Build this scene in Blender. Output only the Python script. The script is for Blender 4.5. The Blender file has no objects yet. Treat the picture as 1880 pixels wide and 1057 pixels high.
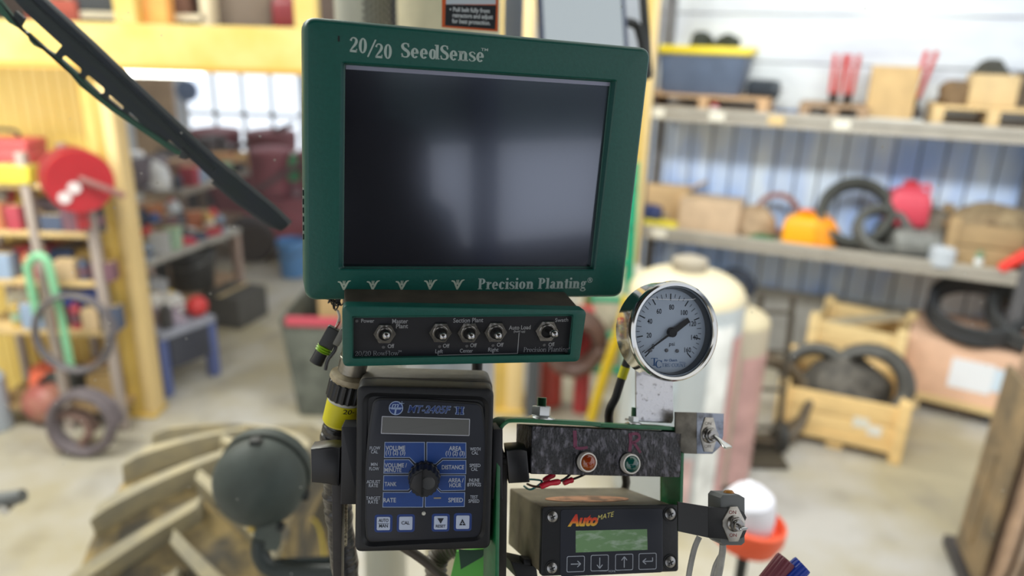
import bpy, math, random
import numpy as np
from mathutils import Matrix, Vector
R = math.radians
rnd = random.Random(7)
sc = bpy.context.scene
col = sc.collection

# ------------------------------------------------------------ camera
F = 1350.0; CX = 940.0; CY = 528.5            # focal length in pixels of a 1880 wide frame
CAM = Vector((0, 0, 2.5))                      # eye height in a tractor cab
g = Vector((-0.0269, 0.9465, 0.3217)).normalized()      # gravity seen from the camera (x right, y down, z ahead)
wz = -g
wy = (Vector((0, 0, 1)) - wz * wz.z).normalized()
wx = wy.cross(wz)
if wx.x < 0: wx = -wx
C2W = Matrix((wx, wy, wz))                     # camera (cv) axes -> world
cd = bpy.data.cameras.new('camera'); cam = bpy.data.objects.new('camera', cd); col.objects.link(cam)
rx = C2W @ Vector((1, 0, 0)); ry = C2W @ Vector((0, -1, 0)); rz = C2W @ Vector((0, 0, -1))
M = Matrix((rx, ry, rz)).transposed().to_4x4(); M.translation = CAM
cam.matrix_world = M
cd.sensor_width = 36; cd.lens = F * 36 / 1880; cd.clip_start = 0.02; cd.clip_end = 100
cd.dof.use_dof = True; cd.dof.focus_distance = 0.60; cd.dof.aperture_fstop = 2.9; cd.dof.aperture_blades = 0
sc.camera = cam
# ------------------------------------------------------------ world, lights, exposure
w = bpy.data.worlds.new('daylight'); sc.world = w; w.use_nodes = True
nt = w.node_tree; bg = nt.nodes['Background']
tc = nt.nodes.new('ShaderNodeTexCoord'); sx = nt.nodes.new('ShaderNodeSeparateXYZ'); cr = nt.nodes.new('ShaderNodeValToRGB')
nt.links.new(tc.outputs['Generated'], sx.inputs[0]); nt.links.new(sx.outputs['Z'], cr.inputs[0]); nt.links.new(cr.outputs[0], bg.inputs[0])
cr.color_ramp.elements[0].position = 0.0; cr.color_ramp.elements[0].color = (.86, .91, 1, 1)
cr.color_ramp.elements[1].position = 0.6; cr.color_ramp.elements[1].color = (1, .98, .93, 1)
bg.inputs[1].default_value = 0.95
def area(name, loc, size, power, color=(1, 1, 1), rot=(0, 0, 0)):
    l = bpy.data.lights.new(name, 'AREA'); l.energy = power; l.color = color; l.shape = 'RECTANGLE'; l.size = size[0]; l.size_y = size[1]
    o = bpy.data.objects.new(name, l); o.location = loc; o.rotation_euler = rot; col.objects.link(o); return o
area('fill_lamp', (-2.5, 6.0, 5.2), (2.4, .4), 210, (1, .96, .88))  # unseen fill light added above the benches
area('fill_lamp', (1.2, 2.2, 3.9), (2.4, .4), 125, (.97, .98, 1), (R(52), 0, R(-20)))  # unseen light added and aimed to brighten the blue wall
area('mezzanine_lamp', (-3.2, 3.5, 2.15), (1.2, .15), 10, (1, .97, .9), (R(60), 0, 0))  # unseen light added to brighten the yellow siding under the mezzanine
area('fill_lamp', (-3.2, 2.6, 4.4), (2.4, .4), 130, (1, .97, .9))  # unseen overhead fill added for the left of the shop
area('fill_lamp', (-1.2, -2.4, 4.6), (2.4, .5), 120, (.93, .96, 1), (R(-35), 0, 0))  # unseen fill light added behind the camera
sc.view_settings.view_transform = 'Standard'; sc.view_settings.look = 'None'
sc.view_settings.exposure = 0.28; sc.view_settings.gamma = 1
sc.view_settings.use_curve_mapping = False
sc.cycles.max_bounces = 8; sc.cycles.transparent_max_bounces = 12; sc.cycles.caustics_reflective = False; sc.cycles.caustics_refractive = False

# ------------------------------------------------------------ placing helpers
def cv(px, py, d=1.0): return Vector(((px - CX) / F * d, (py - CY) / F * d, d))
def W(px, py, d): return CAM + C2W @ cv(px, py, d)
def ray(px, py): return (C2W @ cv(px, py)).normalized()
def G(px, py, z=0.0):
    r = ray(px, py); return CAM + r * ((z - CAM.z) / r.z)
def V(px, py, Y):
    r = ray(px, py); return CAM + r * ((Y - CAM.y) / r.y)
# ------------------------------------------------------------ materials
def lin(c):
    return tuple(((x / 255) / 12.92 if x / 255 <= .04045 else ((x / 255 + .055) / 1.055) ** 2.4) for x in c) + (1,)
MC = {}
def mat(c, rough=.55, metal=0.0, var=0.0, scale=20.0, c2=None, bump=0.0, bscale=None, spec=.5, coat=0.0, lo=.35, hi=.65, stretch=None, alpha=None, trans=0.0, emit=0.0, name=None, detail=5):
    key = (tuple(c), rough, metal, var, scale, c2, bump, bscale, spec, coat, lo, hi, stretch, trans, emit)
    if key in MC: return MC[key]
    m = bpy.data.materials.new(name or 'surface'); m.use_nodes = True
    n = m.node_tree.nodes; l = m.node_tree.links; b = n['Principled BSDF']
    b.inputs['Base Color'].default_value = lin(c); b.inputs['Roughness'].default_value = rough; b.inputs['Metallic'].default_value = metal
    b.inputs['Specular IOR Level'].default_value = spec; b.inputs['Coat Weight'].default_value = coat
    b.inputs['Transmission Weight'].default_value = trans
    if emit:
        b.inputs['Emission Color'].default_value = lin(c); b.inputs['Emission Strength'].default_value = emit
    if var or c2 or bump:
        t = n.new('ShaderNodeTexCoord'); mp = n.new('ShaderNodeMapping'); l.new(t.outputs['Object'], mp.inputs[0])
        if stretch: mp.inputs['Scale'].default_value = stretch
        nz = n.new('ShaderNodeTexNoise'); nz.inputs['Scale'].default_value = scale; nz.inputs['Detail'].default_value = detail
        nz.inputs['Roughness'].default_value = .6
        l.new(mp.outputs[0], nz.inputs['Vector'])
        if var or c2:
            mr = n.new('ShaderNodeMapRange'); mr.inputs[1].default_value = lo; mr.inputs[2].default_value = hi
            l.new(nz.outputs['Fac'], mr.inputs[0])
            mx = n.new('ShaderNodeMix'); mx.data_type = 'RGBA'
            l.new(mr.outputs[0], mx.inputs[0])
            a = lin(c)
            if c2: mx.inputs[6].default_value = a; mx.inputs[7].default_value = lin(c2)
            else:
                mx.inputs[6].default_value = tuple(x * (1 - var) for x in a[:3]) + (1,)
                mx.inputs[7].default_value = tuple(min(1, x * (1 + var)) for x in a[:3]) + (1,)
            l.new(mx.outputs[2], b.inputs['Base Color'])
        if bump:
            bp = n.new('ShaderNodeBump'); bp.inputs['Strength'].default_value = bump; bp.inputs['Distance'].default_value = .002
            if bscale:
                nb = n.new('ShaderNodeTexNoise'); nb.inputs['Scale'].default_value = bscale; nb.inputs['Detail'].default_value = 3
                l.new(mp.outputs[0], nb.inputs['Vector']); l.new(nb.outputs['Fac'], bp.inputs['Height'])
            else: l.new(nz.outputs['Fac'], bp.inputs['Height'])
            l.new(bp.outputs[0], b.inputs['Normal'])
    MC[key] = m; return m
# ------------------------------------------------------------ mesh builder
def rrect(w, h, r, cx=0, cy=0, n=5):
    p = []
    for qx, qy, a in ((1, -1, -90), (1, 1, 0), (-1, 1, 90), (-1, -1, 180)):
        for i in range(n + 1):
            t = R(a + 90 * i / n); p.append((cx + qx * (w / 2 - r) + r * math.cos(t), cy + qy * (h / 2 - r) + r * math.sin(t)))
    return p
def circ(r, cx=0, cy=0, n=32, a0=0, ry=None): return [(cx + r * math.cos(R(a0) + 2 * PI * i / n), cy + (ry or r) * math.sin(R(a0) + 2 * PI * i / n)) for i in range(n)]
PI = math.pi
def area2(p): return sum(p[i][0] * p[(i + 1) % len(p)][1] - p[(i + 1) % len(p)][0] * p[i][1] for i in range(len(p))) / 2
def inset(p, d):
    if area2(p) < 0: d = -d
    o = []; n = len(p)
    for i in range(n):
        a = Vector(p[i - 1]); b = Vector(p[i]); c = Vector(p[(i + 1) % n])
        e1 = (b - a); e2 = (c - b)
        if e1.length < 1e-9 or e2.length < 1e-9: o.append(tuple(b)); continue
        n1 = Vector((-e1.y, e1.x)).normalized(); n2 = Vector((-e2.y, e2.x)).normalized()
        s = n1 + n2; k = max(.35, 1 + n1.dot(n2))
        o.append(tuple(b + s * (d / k)))
    return o
def smooth(pts, k=6, closed=False):
    P = [Vector(p) for p in pts]; n = len(P); out = []
    rng = range(n) if closed else range(n - 1)
    for i in rng:
        p0 = P[(i - 1) % n] if closed or i > 0 else P[0]; p1 = P[i]; p2 = P[(i + 1) % n]
        p3 = P[(i + 2) % n] if closed or i + 2 < n else P[-1]
        for j in range(k):
            t = j / k
            out.append(.5 * ((2 * p1) + (p2 - p0) * t + (2 * p0 - 5 * p1 + 4 * p2 - p3) * t * t + (3 * p1 - p0 - 3 * p2 + p3) * t ** 3))
    if not closed: out.append(P[-1])
    return out
class MB:
    def __init__(s, T=None): s.v = []; s.f = []; s.m = []; s.T = T or Matrix.Identity(4); s.mi = 0
    def add(s, vs, fs):
        k = len(s.v); s.v += [s.T @ Vector(v) for v in vs]
        s.f += [[i + k for i in f] for f in fs]; s.m += [s.mi] * len(fs); return s
    def loft(s, loops, c0=True, c1=True, closed=False):
        n = len(loops[0]); vs = [p for L in loops for p in L]; fs = []
        m = len(loops)
        for a in range(m if closed else m - 1):
            b = (a + 1) % m
            for i in range(n):
                j = (i + 1) % n; fs.append([a * n + i, a * n + j, b * n + j, b * n + i])
        if not closed:
            if c0: fs.append(list(range(n))[::-1])
            if c1: fs.append([(m - 1) * n + i for i in range(n)])
        return s.add(vs, fs)
    def prism(s, poly, z0, z1, bev=0.0, b0=0.0):
        if area2(poly) < 0: poly = poly[::-1]
        if z1 < z0: z0, z1 = z1, z0
        L = lambda p, z: [(x, y, z) for x, y in p]
        loops = []
        if b0: loops += [L(inset(poly, b0), z0), L(poly, z0 + b0)]
        else: loops += [L(poly, z0)]
        if bev: loops += [L(poly, z1 - bev), L(inset(poly, bev * .3), z1 - bev * .3), L(inset(poly, bev), z1)]
        else: loops += [L(poly, z1)]
        return s.loft(loops)
    def box(s, c, d, bev=0.0, rz=0.0):
        p = rrect(d[0], d[1], min(bev or 1e-4, min(d[0], d[1]) * .49), n=2 if bev else 1) if bev else [(-d[0] / 2, -d[1] / 2), (d[0] / 2, -d[1] / 2), (d[0] / 2, d[1] / 2), (-d[0] / 2, d[1] / 2)]
        ca, sa = math.cos(rz), math.sin(rz)
        p = [(c[0] + x * ca - y * sa, c[1] + x * sa + y * ca) for x, y in p]
        return s.prism(p, c[2] - d[2] / 2, c[2] + d[2] / 2, bev, bev)
    def beam(s, a, b, wd, ht, up=(0, 0, 1)):          # rectangular bar from a to b
        a = Vector(a); b = Vector(b); d = (b - a).normalized(); u = Vector(up)
        if abs(d.dot(u)) > .98: u = Vector((0, 1, 0))
        x = d.cross(u).normalized() * wd / 2; y = x.cross(d).normalized() * ht / 2
        lp = lambda p: [p - x - y, p + x - y, p + x + y, p - x + y]
        return s.loft([lp(a), lp(b)])
    def lathe(s, prof, n=32, T=None, cap=True):
        T = T or Matrix.Identity(4)
        loops = [[T @ Vector((r * math.cos(2 * PI * i / n), r * math.sin(2 * PI * i / n), z)) for i in range(n)] for r, z in prof]
        return s.loft(loops, cap, cap)
    def tube(s, pts, r, n=10, closed=False, rs=None):
        P = [Vector(p) for p in pts]; loops = []; m = len(P); up = None
        for i in range(m):
            if closed: d = P[(i + 1) % m] - P[i - 1]
            else: d = P[min(i + 1, m - 1)] - P[max(i - 1, 0)]
            d.normalize()
            if up is None: up = d.orthogonal().normalized()
            up = (up - d * up.dot(d)).normalized(); q = d.cross(up); rr = rs[i] if rs else r
            loops.append([P[i] + up * rr * math.cos(2 * PI * k / n) + q * rr * math.sin(2 * PI * k / n) for k in range(n)])
        return s.loft(loops, closed=closed)
    def sphere(s, c, r, n=20, sc_=(1, 1, 1), t0=0, t1=180):
        k = max(6, n // 2); prof = []
        for i in range(k + 1):
            t = R(t0 + (t1 - t0) * i / k); prof.append((max(1e-5, r * math.sin(t)), -r * math.cos(t)))
        return s.lathe(prof, n, Matrix.Translation(c) @ Matrix.Diagonal((*sc_, 1)))
    def build(s, name, m, parent=None, smooth_=True, ang=32):
        me = bpy.data.meshes.new(name); me.from_pydata([tuple(v) for v in s.v], [], s.f)
        for x in (m if isinstance(m, (list, tuple)) else [m]): me.materials.append(x)
        me.polygons.foreach_set('material_index', s.m)
        me.validate(); me.update()
        if smooth_:
            me.shade_smooth(); me.set_sharp_from_angle(angle=R(ang))
        o = bpy.data.objects.new(name, me); col.objects.link(o)
        if parent: o.parent = parent
        return o
def tag(o, label=None, cat=None, group=None, kind=None):
    if label: o['label'] = label
    if cat: o['category'] = cat
    if group: o['group'] = group
    if kind: o['kind'] = kind
    return o
def thing(name, label, cat, T=None, group=None, rz=None):
    o = bpy.data.objects.new(name, None); col.objects.link(o); o.empty_display_size = .05
    if isinstance(T, Matrix): o.matrix_world = T
    elif T is not None:
        o.location = T
        if rz is not None: o.rotation_euler.z = rz
    return tag(o, label, cat, group)
def mesh_thing(mb, name, m, label, cat, T=None, group=None, rz=0):
    o = mb.build(name, m)
    if isinstance(T, Matrix): o.matrix_world = T
    elif T is not None: o.location = T; o.rotation_euler.z = rz
    return tag(o, label, cat, group)
def structure(mb, name, m):
    o = mb.build(name, m); o['kind'] = 'structure'; return o
def dup(root, T=None, rz=None, label=None, group=None):
    r = root.copy(); col.objects.link(r)
    if T is not None: r.location = T
    if rz is not None: r.rotation_euler.z = rz
    if label: r['label'] = label
    if group: r['group'] = group
    for ch in list(root.children):
        c = ch.copy(); col.objects.link(c); c.parent = r
        for g2 in list(ch.children):
            d = g2.copy(); col.objects.link(d); d.parent = c
    return r
# ------------------------------------------------------------ lettering
_tx = {}
def sans(s, bold=0.0, shear=0.0):
    k = (s, bold, shear)
    if k in _tx: return _tx[k]
    c = bpy.data.curves.new('tmp', 'FONT'); c.body = s; c.offset = bold; c.shear = shear; c.resolution_u = 3; c.fill_mode = 'BOTH'
    o = bpy.data.objects.new('tmp', c); col.objects.link(o); bpy.context.view_layer.update()
    me = o.to_mesh(); vs = [(v.co.x, v.co.y) for v in me.vertices]; fs = [list(p.vertices) for p in me.polygons]
    o.to_mesh_clear(); bpy.data.objects.remove(o); bpy.data.curves.remove(c)
    x0 = min(v[0] for v in vs); x1 = max(v[0] for v in vs); H = .70
    _tx[k] = ([((x - x0) / (x1 - x0), y / H) for x, y in vs], fs, (x1 - x0) / H); return _tx[k]
def quadpath(pts, ws, k=4):
    P = smooth([Vector((*p, 0)) for p in pts], k) if len(pts) > 2 else [Vector((*p, 0)) for p in pts]
    n = len(P); out = []; L = []
    for i, p in enumerate(P):
        t = i / (n - 1) * (len(ws) - 1); a = int(min(t, len(ws) - 2)); w_ = ws[a] + (ws[a + 1] - ws[a]) * (t - a)
        d = (P[min(i + 1, n - 1)] - P[max(i - 1, 0)]).normalized(); q = Vector((-d.y, d.x, 0)) * w_ / 2
        L.append(((p + q)[:2], (p - q)[:2]))
    for i in range(n - 1): out.append([L[i][0], L[i][1], L[i + 1][1], L[i + 1][0]])
    return out
def ringp(cx, cy, rx_, ry_, bw, tw, a0=0, a1=360, n=18):
    out = []; pt = lambda a, x, y: (cx + x * math.cos(R(a)), cy + y * math.sin(R(a)))
    for i in range(n):
        a = a0 + (a1 - a0) * i / n; b = a0 + (a1 - a0) * (i + 1) / n
        out.append([pt(a, rx_, ry_), pt(b, rx_, ry_), pt(b, rx_ - bw, ry_ - tw), pt(a, rx_ - bw, ry_ - tw)])
    return out
def rc(x0, y0, x1, y1): return [[(x0, y0), (x1, y0), (x1, y1), (x0, y1)]]
def glyph(c, B, t):
    X = .68; e = .07
    def stem(x, y1, foot=True, top=True): return rc(x, 0, x + B, y1) + (rc(x - e, 0, x + B + e, t) if foot else []) + (rc(x - e, y1 - t, x + B / 2, y1) if top else [])
    Sp = [(.47, .76), (.40, .92), (.27, .965), (.13, .91), (.08, .77), (.14, .62), (.27, .52), (.42, .40), (.47, .24), (.40, .08), (.25, .035), (.11, .08), (.04, .25)]
    Sw = [t * 1.4, t, t, B * .6, B * .95, B, B * 1.1, B, B * .95, B * .6, t, t, t * 1.4]
    if c == ' ': return [], .3
    if c == '0': return ringp(.27, .5, .27, .51, B, t), .6
    if c == '2': return quadpath([(.06, .74), (.12, .9), (.26, .96), (.4, .88), (.43, .7), (.33, .48), (.16, .25), (.05, .08)], [t * 2, t, t, B * .7, B, B * .8, t * 1.2, t]) + rc(.03, 0, .5, B * .8) + rc(.44, 0, .5, .25), .58
    if c == '/': return quadpath([(.02, -.12), (.34, 1.08)], [t * 1.5, t * 1.5]), .38
    if c == 'S': return quadpath(Sp, Sw) + rc(.44, .7, .48, .98) + rc(.03, .02, .07, .3), .58
    if c == 's': return [[(x * .82, y * X) for x, y in p] for p in quadpath(Sp, [z * 1.05 for z in Sw])], .46
    if c == 'o': return ringp(.27, X / 2, .27, X / 2 + .015, B, t), .6
    if c == 'O': return ringp(.38, .5, .38, .52, B, t), .82
    if c == 'e': return ringp(.25, X / 2, .25, X / 2 + .015, B, t, 0, 320) + rc(.1, X / 2 - t / 2, .48, X / 2 + t / 2), .55
    if c == 'c': return ringp(.25, X / 2, .25, X / 2 + .015, B, t, 45, 320) + [circ(.07, .4, X - .14, 10)], .51
    if c == 'C': return ringp(.36, .5, .36, .52, B, t, 40, 320) + rc(.6, .68, .66, .98), .74
    if c == 'd': return ringp(.24, X / 2, .24, X / 2 + .015, B, t) + rc(.48 - B * .3, 0, .48 + B * .7, 1) + rc(.48, 0, .58 + B * .5, t) + rc(.36, 1 - t, .48, 1), .70
    if c == 'n': return stem(.05, X) + ringp(.34, X - .24, .22, .25, B, t, 0, 170) + rc(.56 - B, 0, .56, X - .22) + rc(.56 - B - e, 0, .56 + e, t), .66
    if c == 'r': return stem(.05, X) + quadpath([(.05 + B, X - .25), (.05 + B * 1.2 + .03, X - .1), (.36, X - .02)], [t, t, t * 1.5]) + [circ(.08, .37, X - .1, 10)], .47
    if c == 'i': return stem(.05, X) + [circ(max(.07, B * .5), .05 + B / 2, .93, 12)], .32
    if c == 'l': return stem(.05, 1), .32
    if c == 'a': return ringp(.25, X - .2, .2, .21, B * .8, t, 0, 165) + rc(.45 - B, 0.02, .45, X - .2) + rc(.42, 0, .54, t) + ringp(.22, .19, .21, .2, B, t, 60, 300) + rc(.2, .36, .42, .36 + t) + rc(.22, 0, .36, t), .56
    if c == 't': return rc(.09, .06, .09 + B, .88) + rc(0, X - t, .34, X) + quadpath([(.09 + B / 2, .1), (.2, .02), (.34, .1)], [B, t * 1.2, t]), .39
    if c == 'g': return ringp(.24, .46, .2, .23, B * .8, t) + quadpath([(.4, .6), (.5, .66)], [t, t * 2]) + quadpath([(.14, .28), (.08, .16), (.2, .08), (.4, .06)], [t, t, B * .7, B * .7]) + ringp(.25, -.12, .25, .16, B * .5, t), .56
    if c in 'PR':
        o = rc(.08, 0, .08 + B, 1) + rc(0, 0, .16 + B, t) + rc(0, 1 - t, .3, 1) + ringp(.3, .73, .3, .27, B, t, -90, 90) + rc(.08, .46, .3, .46 + t)
        if c == 'R': o += quadpath([(.3, .5), (.62, .0)], [B, B]) + rc(.5, 0, .72, t)
        return o, (.66 if c == 'P' else .74)
    if c == 'F': return rc(.08, 0, .08 + B, 1) + rc(0, 0, .16 + B, t) + rc(0, 1 - t, .56, 1) + rc(.52, .76, .56, 1) + rc(.08, .48, .42, .48 + t) + rc(.38, .4, .42, .6), .6
    if c == 'w': return quadpath([(.04, X), (.22, 0)], [B, B]) + quadpath([(.22, 0), (.38, X)], [t, t]) + quadpath([(.36, X), (.54, 0)], [B, B]) + quadpath([(.54, 0), (.7, X)], [t, t]) + rc(-.03, X - t, .16, X) + rc(.6, X - t, .78, X), .78
    if c == 'T': return rc(.28, 0, .28 + B, 1) + rc(.18, 0, .38 + B, t) + rc(0, 1 - t, .56 + B, 1) + rc(0, .78, .04, 1) + rc(.52 + B, .78, .56 + B, 1), .66 + B
    if c == 'U': return rc(.07, .3, .07 + B, 1) + rc(.56, .3, .56 + t, 1) + ringp(.07 + (.49 + t) / 2, .3, (.49 + t) / 2, .31, B, t, 180, 360) + rc(0, 1 - t, .14 + B, 1) + rc(.48, 1 - t, .7, 1), .74
    if c == 'N': return rc(.08, 0, .08 + t, 1) + quadpath([(.08, 1), (.6, 0)], [B, B]) + rc(.58, 0, .58 + t, 1) + rc(0, 0, .18, t) + rc(.5, 1 - t, .72, 1), .76
    if c == 'I': return rc(.08, 0, .08 + B, 1) + rc(0, 0, .16 + B, t) + rc(0, 1 - t, .16 + B, 1), .26 + B
    return [], .4
def serif(s, B=.17, t=.06):
    vs = []; fs = []; x = 0
    for c in s:
        ps, adv = glyph(c, B, t)
        for p in ps:
            if area2(p) < 0: p = p[::-1]
            k = len(vs); vs += [(a + x, b) for a, b in p]; fs.append(list(range(k, k + len(p))))
        x += adv + .02
    x1 = max(v[0] for v in vs); x0 = min(v[0] for v in vs)
    return [((a - x0) / (x1 - x0), b) for a, b in vs], fs, x1 - x0
# ------------------------------------------------------------ a flat-faced device, placed in front of the camera
def _rot(r):
    a = np.linalg.norm(r)
    if a < 1e-9: return np.eye(3)
    k = r / a; K = np.array([[0, -k[2], k[1]], [k[2], 0, -k[0]], [-k[1], k[0], 0]])
    return np.eye(3) + np.sin(a) * K + (1 - np.cos(a)) * K @ K
def solve_pose(px, w_):
    px = np.array(px, float); c = px.mean(0); z = F * w_ / np.linalg.norm(px[1] - px[0])
    obj = lambda h: np.array([[-w_ / 2, -h / 2, 0], [w_ / 2, -h / 2, 0], [w_ / 2, h / 2, 0], [-w_ / 2, h / 2, 0]])
    x = np.array([0, 0, 0, (c[0] - CX) / F * z, (c[1] - CY) / F * z, z, w_ * .7])
    def f(x):
        q = obj(x[6]) @ _rot(x[:3]).T + x[3:6]
        return (np.stack([CX + F * q[:, 0] / q[:, 2], CY + F * q[:, 1] / q[:, 2]], 1) - px).ravel()
    lam = 1e-3
    for _ in range(150):
        r = f(x); J = np.zeros((8, 7))
        for i in range(7):
            d = np.zeros(7); d[i] = 1e-6; J[:, i] = (f(x + d) - r) / 1e-6
        A = J.T @ J; st = np.linalg.solve(A + lam * np.diag(np.diag(A)), -J.T @ r); xn = x + st
        if (f(xn) ** 2).sum() < (r ** 2).sum(): x = xn; lam *= .3
        else: lam *= 5
    return x
class Dev:
    """local x right, y up, z out of the face towards the driver"""
    def __init__(s, quad=None, width=None, at=None, rot=None):
        if quad:
            x = solve_pose(quad, width); Rm = _rot(x[:3]); t = Vector(x[3:6]); s.w = width; s.h = x[6]
            right, down, away = (Vector(Rm[:, i]) for i in range(3))
        else: right, down, away = rot; t = cv(*at)
        s.rot = (right, down, away)
        s.R = Matrix((C2W @ right, C2W @ -down, C2W @ -away)).transposed()
        s.T = s.R.to_4x4(); s.T.translation = CAM + C2W @ t; s.I = s.T.inverted()
    def loc(s, px, py, z=0.0):
        o = s.I @ CAM; d = (s.I.to_3x3() @ ray(px, py)); p = o + d * ((z - o.z) / d.z); return (p.x, p.y)
    def L3(s, px, py, z=0.0): return Vector((*s.loc(px, py, z), z))
    def scale(s, px, py, z=0): return (Vector(s.loc(px + 1, py, z)) - Vector(s.loc(px, py, z))).length
    def text(s, mb, t, x0, y0, x1, y1, cap, z=.0002, bold=0.0, shear=0.0, ser=None):
        a = Vector(s.loc(x0, y0, z)); b = Vector(s.loc(x1, y1, z)); h = (Vector(s.loc(x0, y0 - cap, z)) - a).length
        d = b - a; q = Vector((-d.y, d.x)).normalized() * h
        vs, fs, asp = serif(t, *ser) if ser else sans(t, bold, shear)
        mb.add([(*(a + d * x + q * y), z) for x, y in vs], fs)
    def poly(s, pts, z=0.0): return [s.loc(x, y, z) for x, y in pts]
def frame_rot(yaw, down_x=-.05, tilt=-.1):
    right = Vector((math.cos(R(yaw)), .05, math.sin(R(yaw)))).normalized()
    down = Vector((down_x, 1, tilt)); down = (down - right * down.dot(right)).normalized()
    return right, down, right.cross(down)

# ============================================================ FOREGROUND: the consoles in the cab
GREEN = mat((17, 86, 76), .38, var=.06, scale=300, bump=.08, spec=.5)
GREENLT = mat((48, 122, 74), .35, var=.12, scale=60)
BLACK = mat((17, 19, 24), .48, var=.15, scale=200, bump=.1)
DULL = mat((17, 19, 22), .55, var=.2, scale=120)
PLATE = mat((24, 29, 42), .45, var=.12, scale=40)
CHROME = mat((205, 205, 205), .16, 1.0)
STEEL = mat((178, 178, 180), .3, 1.0, var=.25, scale=120, bump=.15)
PRINT = mat((196, 206, 216), .6)
DIM = mat((150, 158, 165), .6)
WHITE = mat((225, 228, 228), .5)
DUST = mat((96, 88, 74), .7, var=.2, scale=70)

# --- planter monitor
D = Dev([(566, 40), (1190, 96), (1138, 540), (568, 545)], .27)
DM = D
t = thing('planter_monitor', 'large green framed planter monitor with blank dark screen above the toggle switch box', 'monitor', D.T)
H, Wd = D.h, D.w
op = [D.loc(*p, 0) for p in ((1093, 497), (1134, 146), (626, 112), (621, 496))][::-1]
def rq(quad, r, n=5):            # rounded quadrilateral, counter-clockwise
    q = [Vector(p) for p in quad]
    if area2(q) < 0: q = q[::-1]
    k0 = min(range(4), key=lambda i: q[i].x + q[i].y) if len(q) == 4 else 0
    q = q[k0:] + q[:k0]
    out = []
    for i in range(4):
        a, b, c = q[i - 1], q[i], q[(i + 1) % 4]; u = (a - b).normalized(); v = (c - b).normalized()
        p0 = b + u * r; p1 = b + v * r
        for k in range(n + 1):
            s_ = k / n; out.append(tuple(p0 * (1 - s_) ** 2 + b * (2 * s_ * (1 - s_)) + p1 * s_ ** 2))
    return out
outer = rq([(-Wd / 2, -H / 2), (Wd / 2, -H / 2), (Wd / 2, H / 2), (-Wd / 2, H / 2)], .006)
opq = rq(op, .003)
scr = rq([D.loc(*p, -.009) for p in ((634, 119), (1119, 152), (1084, 489), (631, 489))], .001)
Z = lambda p, z: [(x, y, z) for x, y in p]
m = MB()
m.loft([Z(inset(outer, .02), -.055), Z(inset(outer, .012), -.045), Z(inset(outer, -.005), -.036), Z(inset(outer, -.0034), -.004), Z(inset(outer, -.0022), -.0015), Z(inset(outer, -.0008), -.0002), Z(outer, 0), Z(opq, 0), Z(inset(opq, .001), -.001), Z(inset(scr, -.0012), -.0085), Z(scr, -.009)], True, False)
m.build('housing', GREEN, t)
m = MB(); m.prism(inset(scr, -.001), -.012, -.0093)
SCREEN = mat((13, 12, 18), .13, spec=.75, coat=.5, var=.3, scale=9)
SCREEN.node_tree.nodes['Principled BSDF'].inputs['IOR'].default_value = 2.15; SCREEN.node_tree.nodes['Principled BSDF'].inputs['Specular Tint'].default_value = (.78, .84, 1, 1)
m.build('screen', SCREEN, t)
m = MB(); a = [D.loc(*p, -.0088) for p in ((635, 119), (1120, 151), (1119, 158), (635, 127))]
m.prism(a, -.0092, -.0086); m.build('screen_edge', mat((150, 152, 170), .35, .4), t)
m = MB()
D.text(m, '20', 641, 95, 673, 98.5, 28, ser=(.19, .08)); D.text(m, '/', 674, 101, 689, 103, 28, ser=(.12, .05)); D.text(m, '20', 688, 106, 719, 108.5, 27, ser=(.19, .08))
m.build('model_lettering', mat((172, 190, 184), .6), t, smooth_=False); m = MB()
D.text(m, 'SeedSense', 736, 105, 888, 114, 27, ser=(.19, .08)); D.text(m, 'TM', 883, 93, 896, 94, 5, bold=.02)
m.build('product_lettering', mat((172, 190, 184), .6), t, smooth_=False); m = MB()
D.text(m, 'Precision Planting', 877, 531, 1076, 529, 20, ser=(.2, .07))
c = D.loc(1083, 514); m.add([(*p, .0002) for q in ringp(c[0], c[1], .0024, .0024, .0004, .0004, n=20) for p in q], [[4 * i, 4 * i + 1, 4 * i + 2, 4 * i + 3] for i in range(20)])
D.text(m, 'R', 1081, 517, 1086, 517, 6, bold=.01)
m.build('maker_lettering', mat((172, 190, 184), .6), t, smooth_=False)
for bx, by in ((631, 533), (684, 533), (737, 533), (789, 532), (839, 532)):
    m = MB(); u = D.scale(bx, by); ox, oy = D.loc(bx, by)
    for ps, ws in (([(-11, 17), (-6, 15.5), (-2, 7), (0, 1)], [2, 3.4, 3.6, 2.4]), ([(13, 19), (8, 17), (3, 8), (0, 1)], [1, 3.2, 4, 2.4]), ([(-1, 19), (-.6, 10)], [1.6, 2.4]), ([(2.2, 19), (1.4, 10)], [1.4, 2])):
        for q in quadpath(ps, ws): m.add([(ox + x * u, oy + y * u, .0002) for x, y in q], [[0, 1, 2, 3]])
    m.build('sprout_mark', mat((176, 190, 172), .6), t, smooth_=False)
for py in (352, 368, 384, 400, 416, 432):
    m = MB(); xx, yy = D.loc(566, py, -.015); m.box((-Wd / 2 - .0040, yy, -.016), (.0014, .0045, .012)); m.build('vent_slot', DULL, t)
m = MB(); xx, yy = D.loc(622, 71); m.prism(rrect(.0012, .0042, .0005, xx, yy), .0, .0004); m.build('light_sensor', DULL, t)

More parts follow.
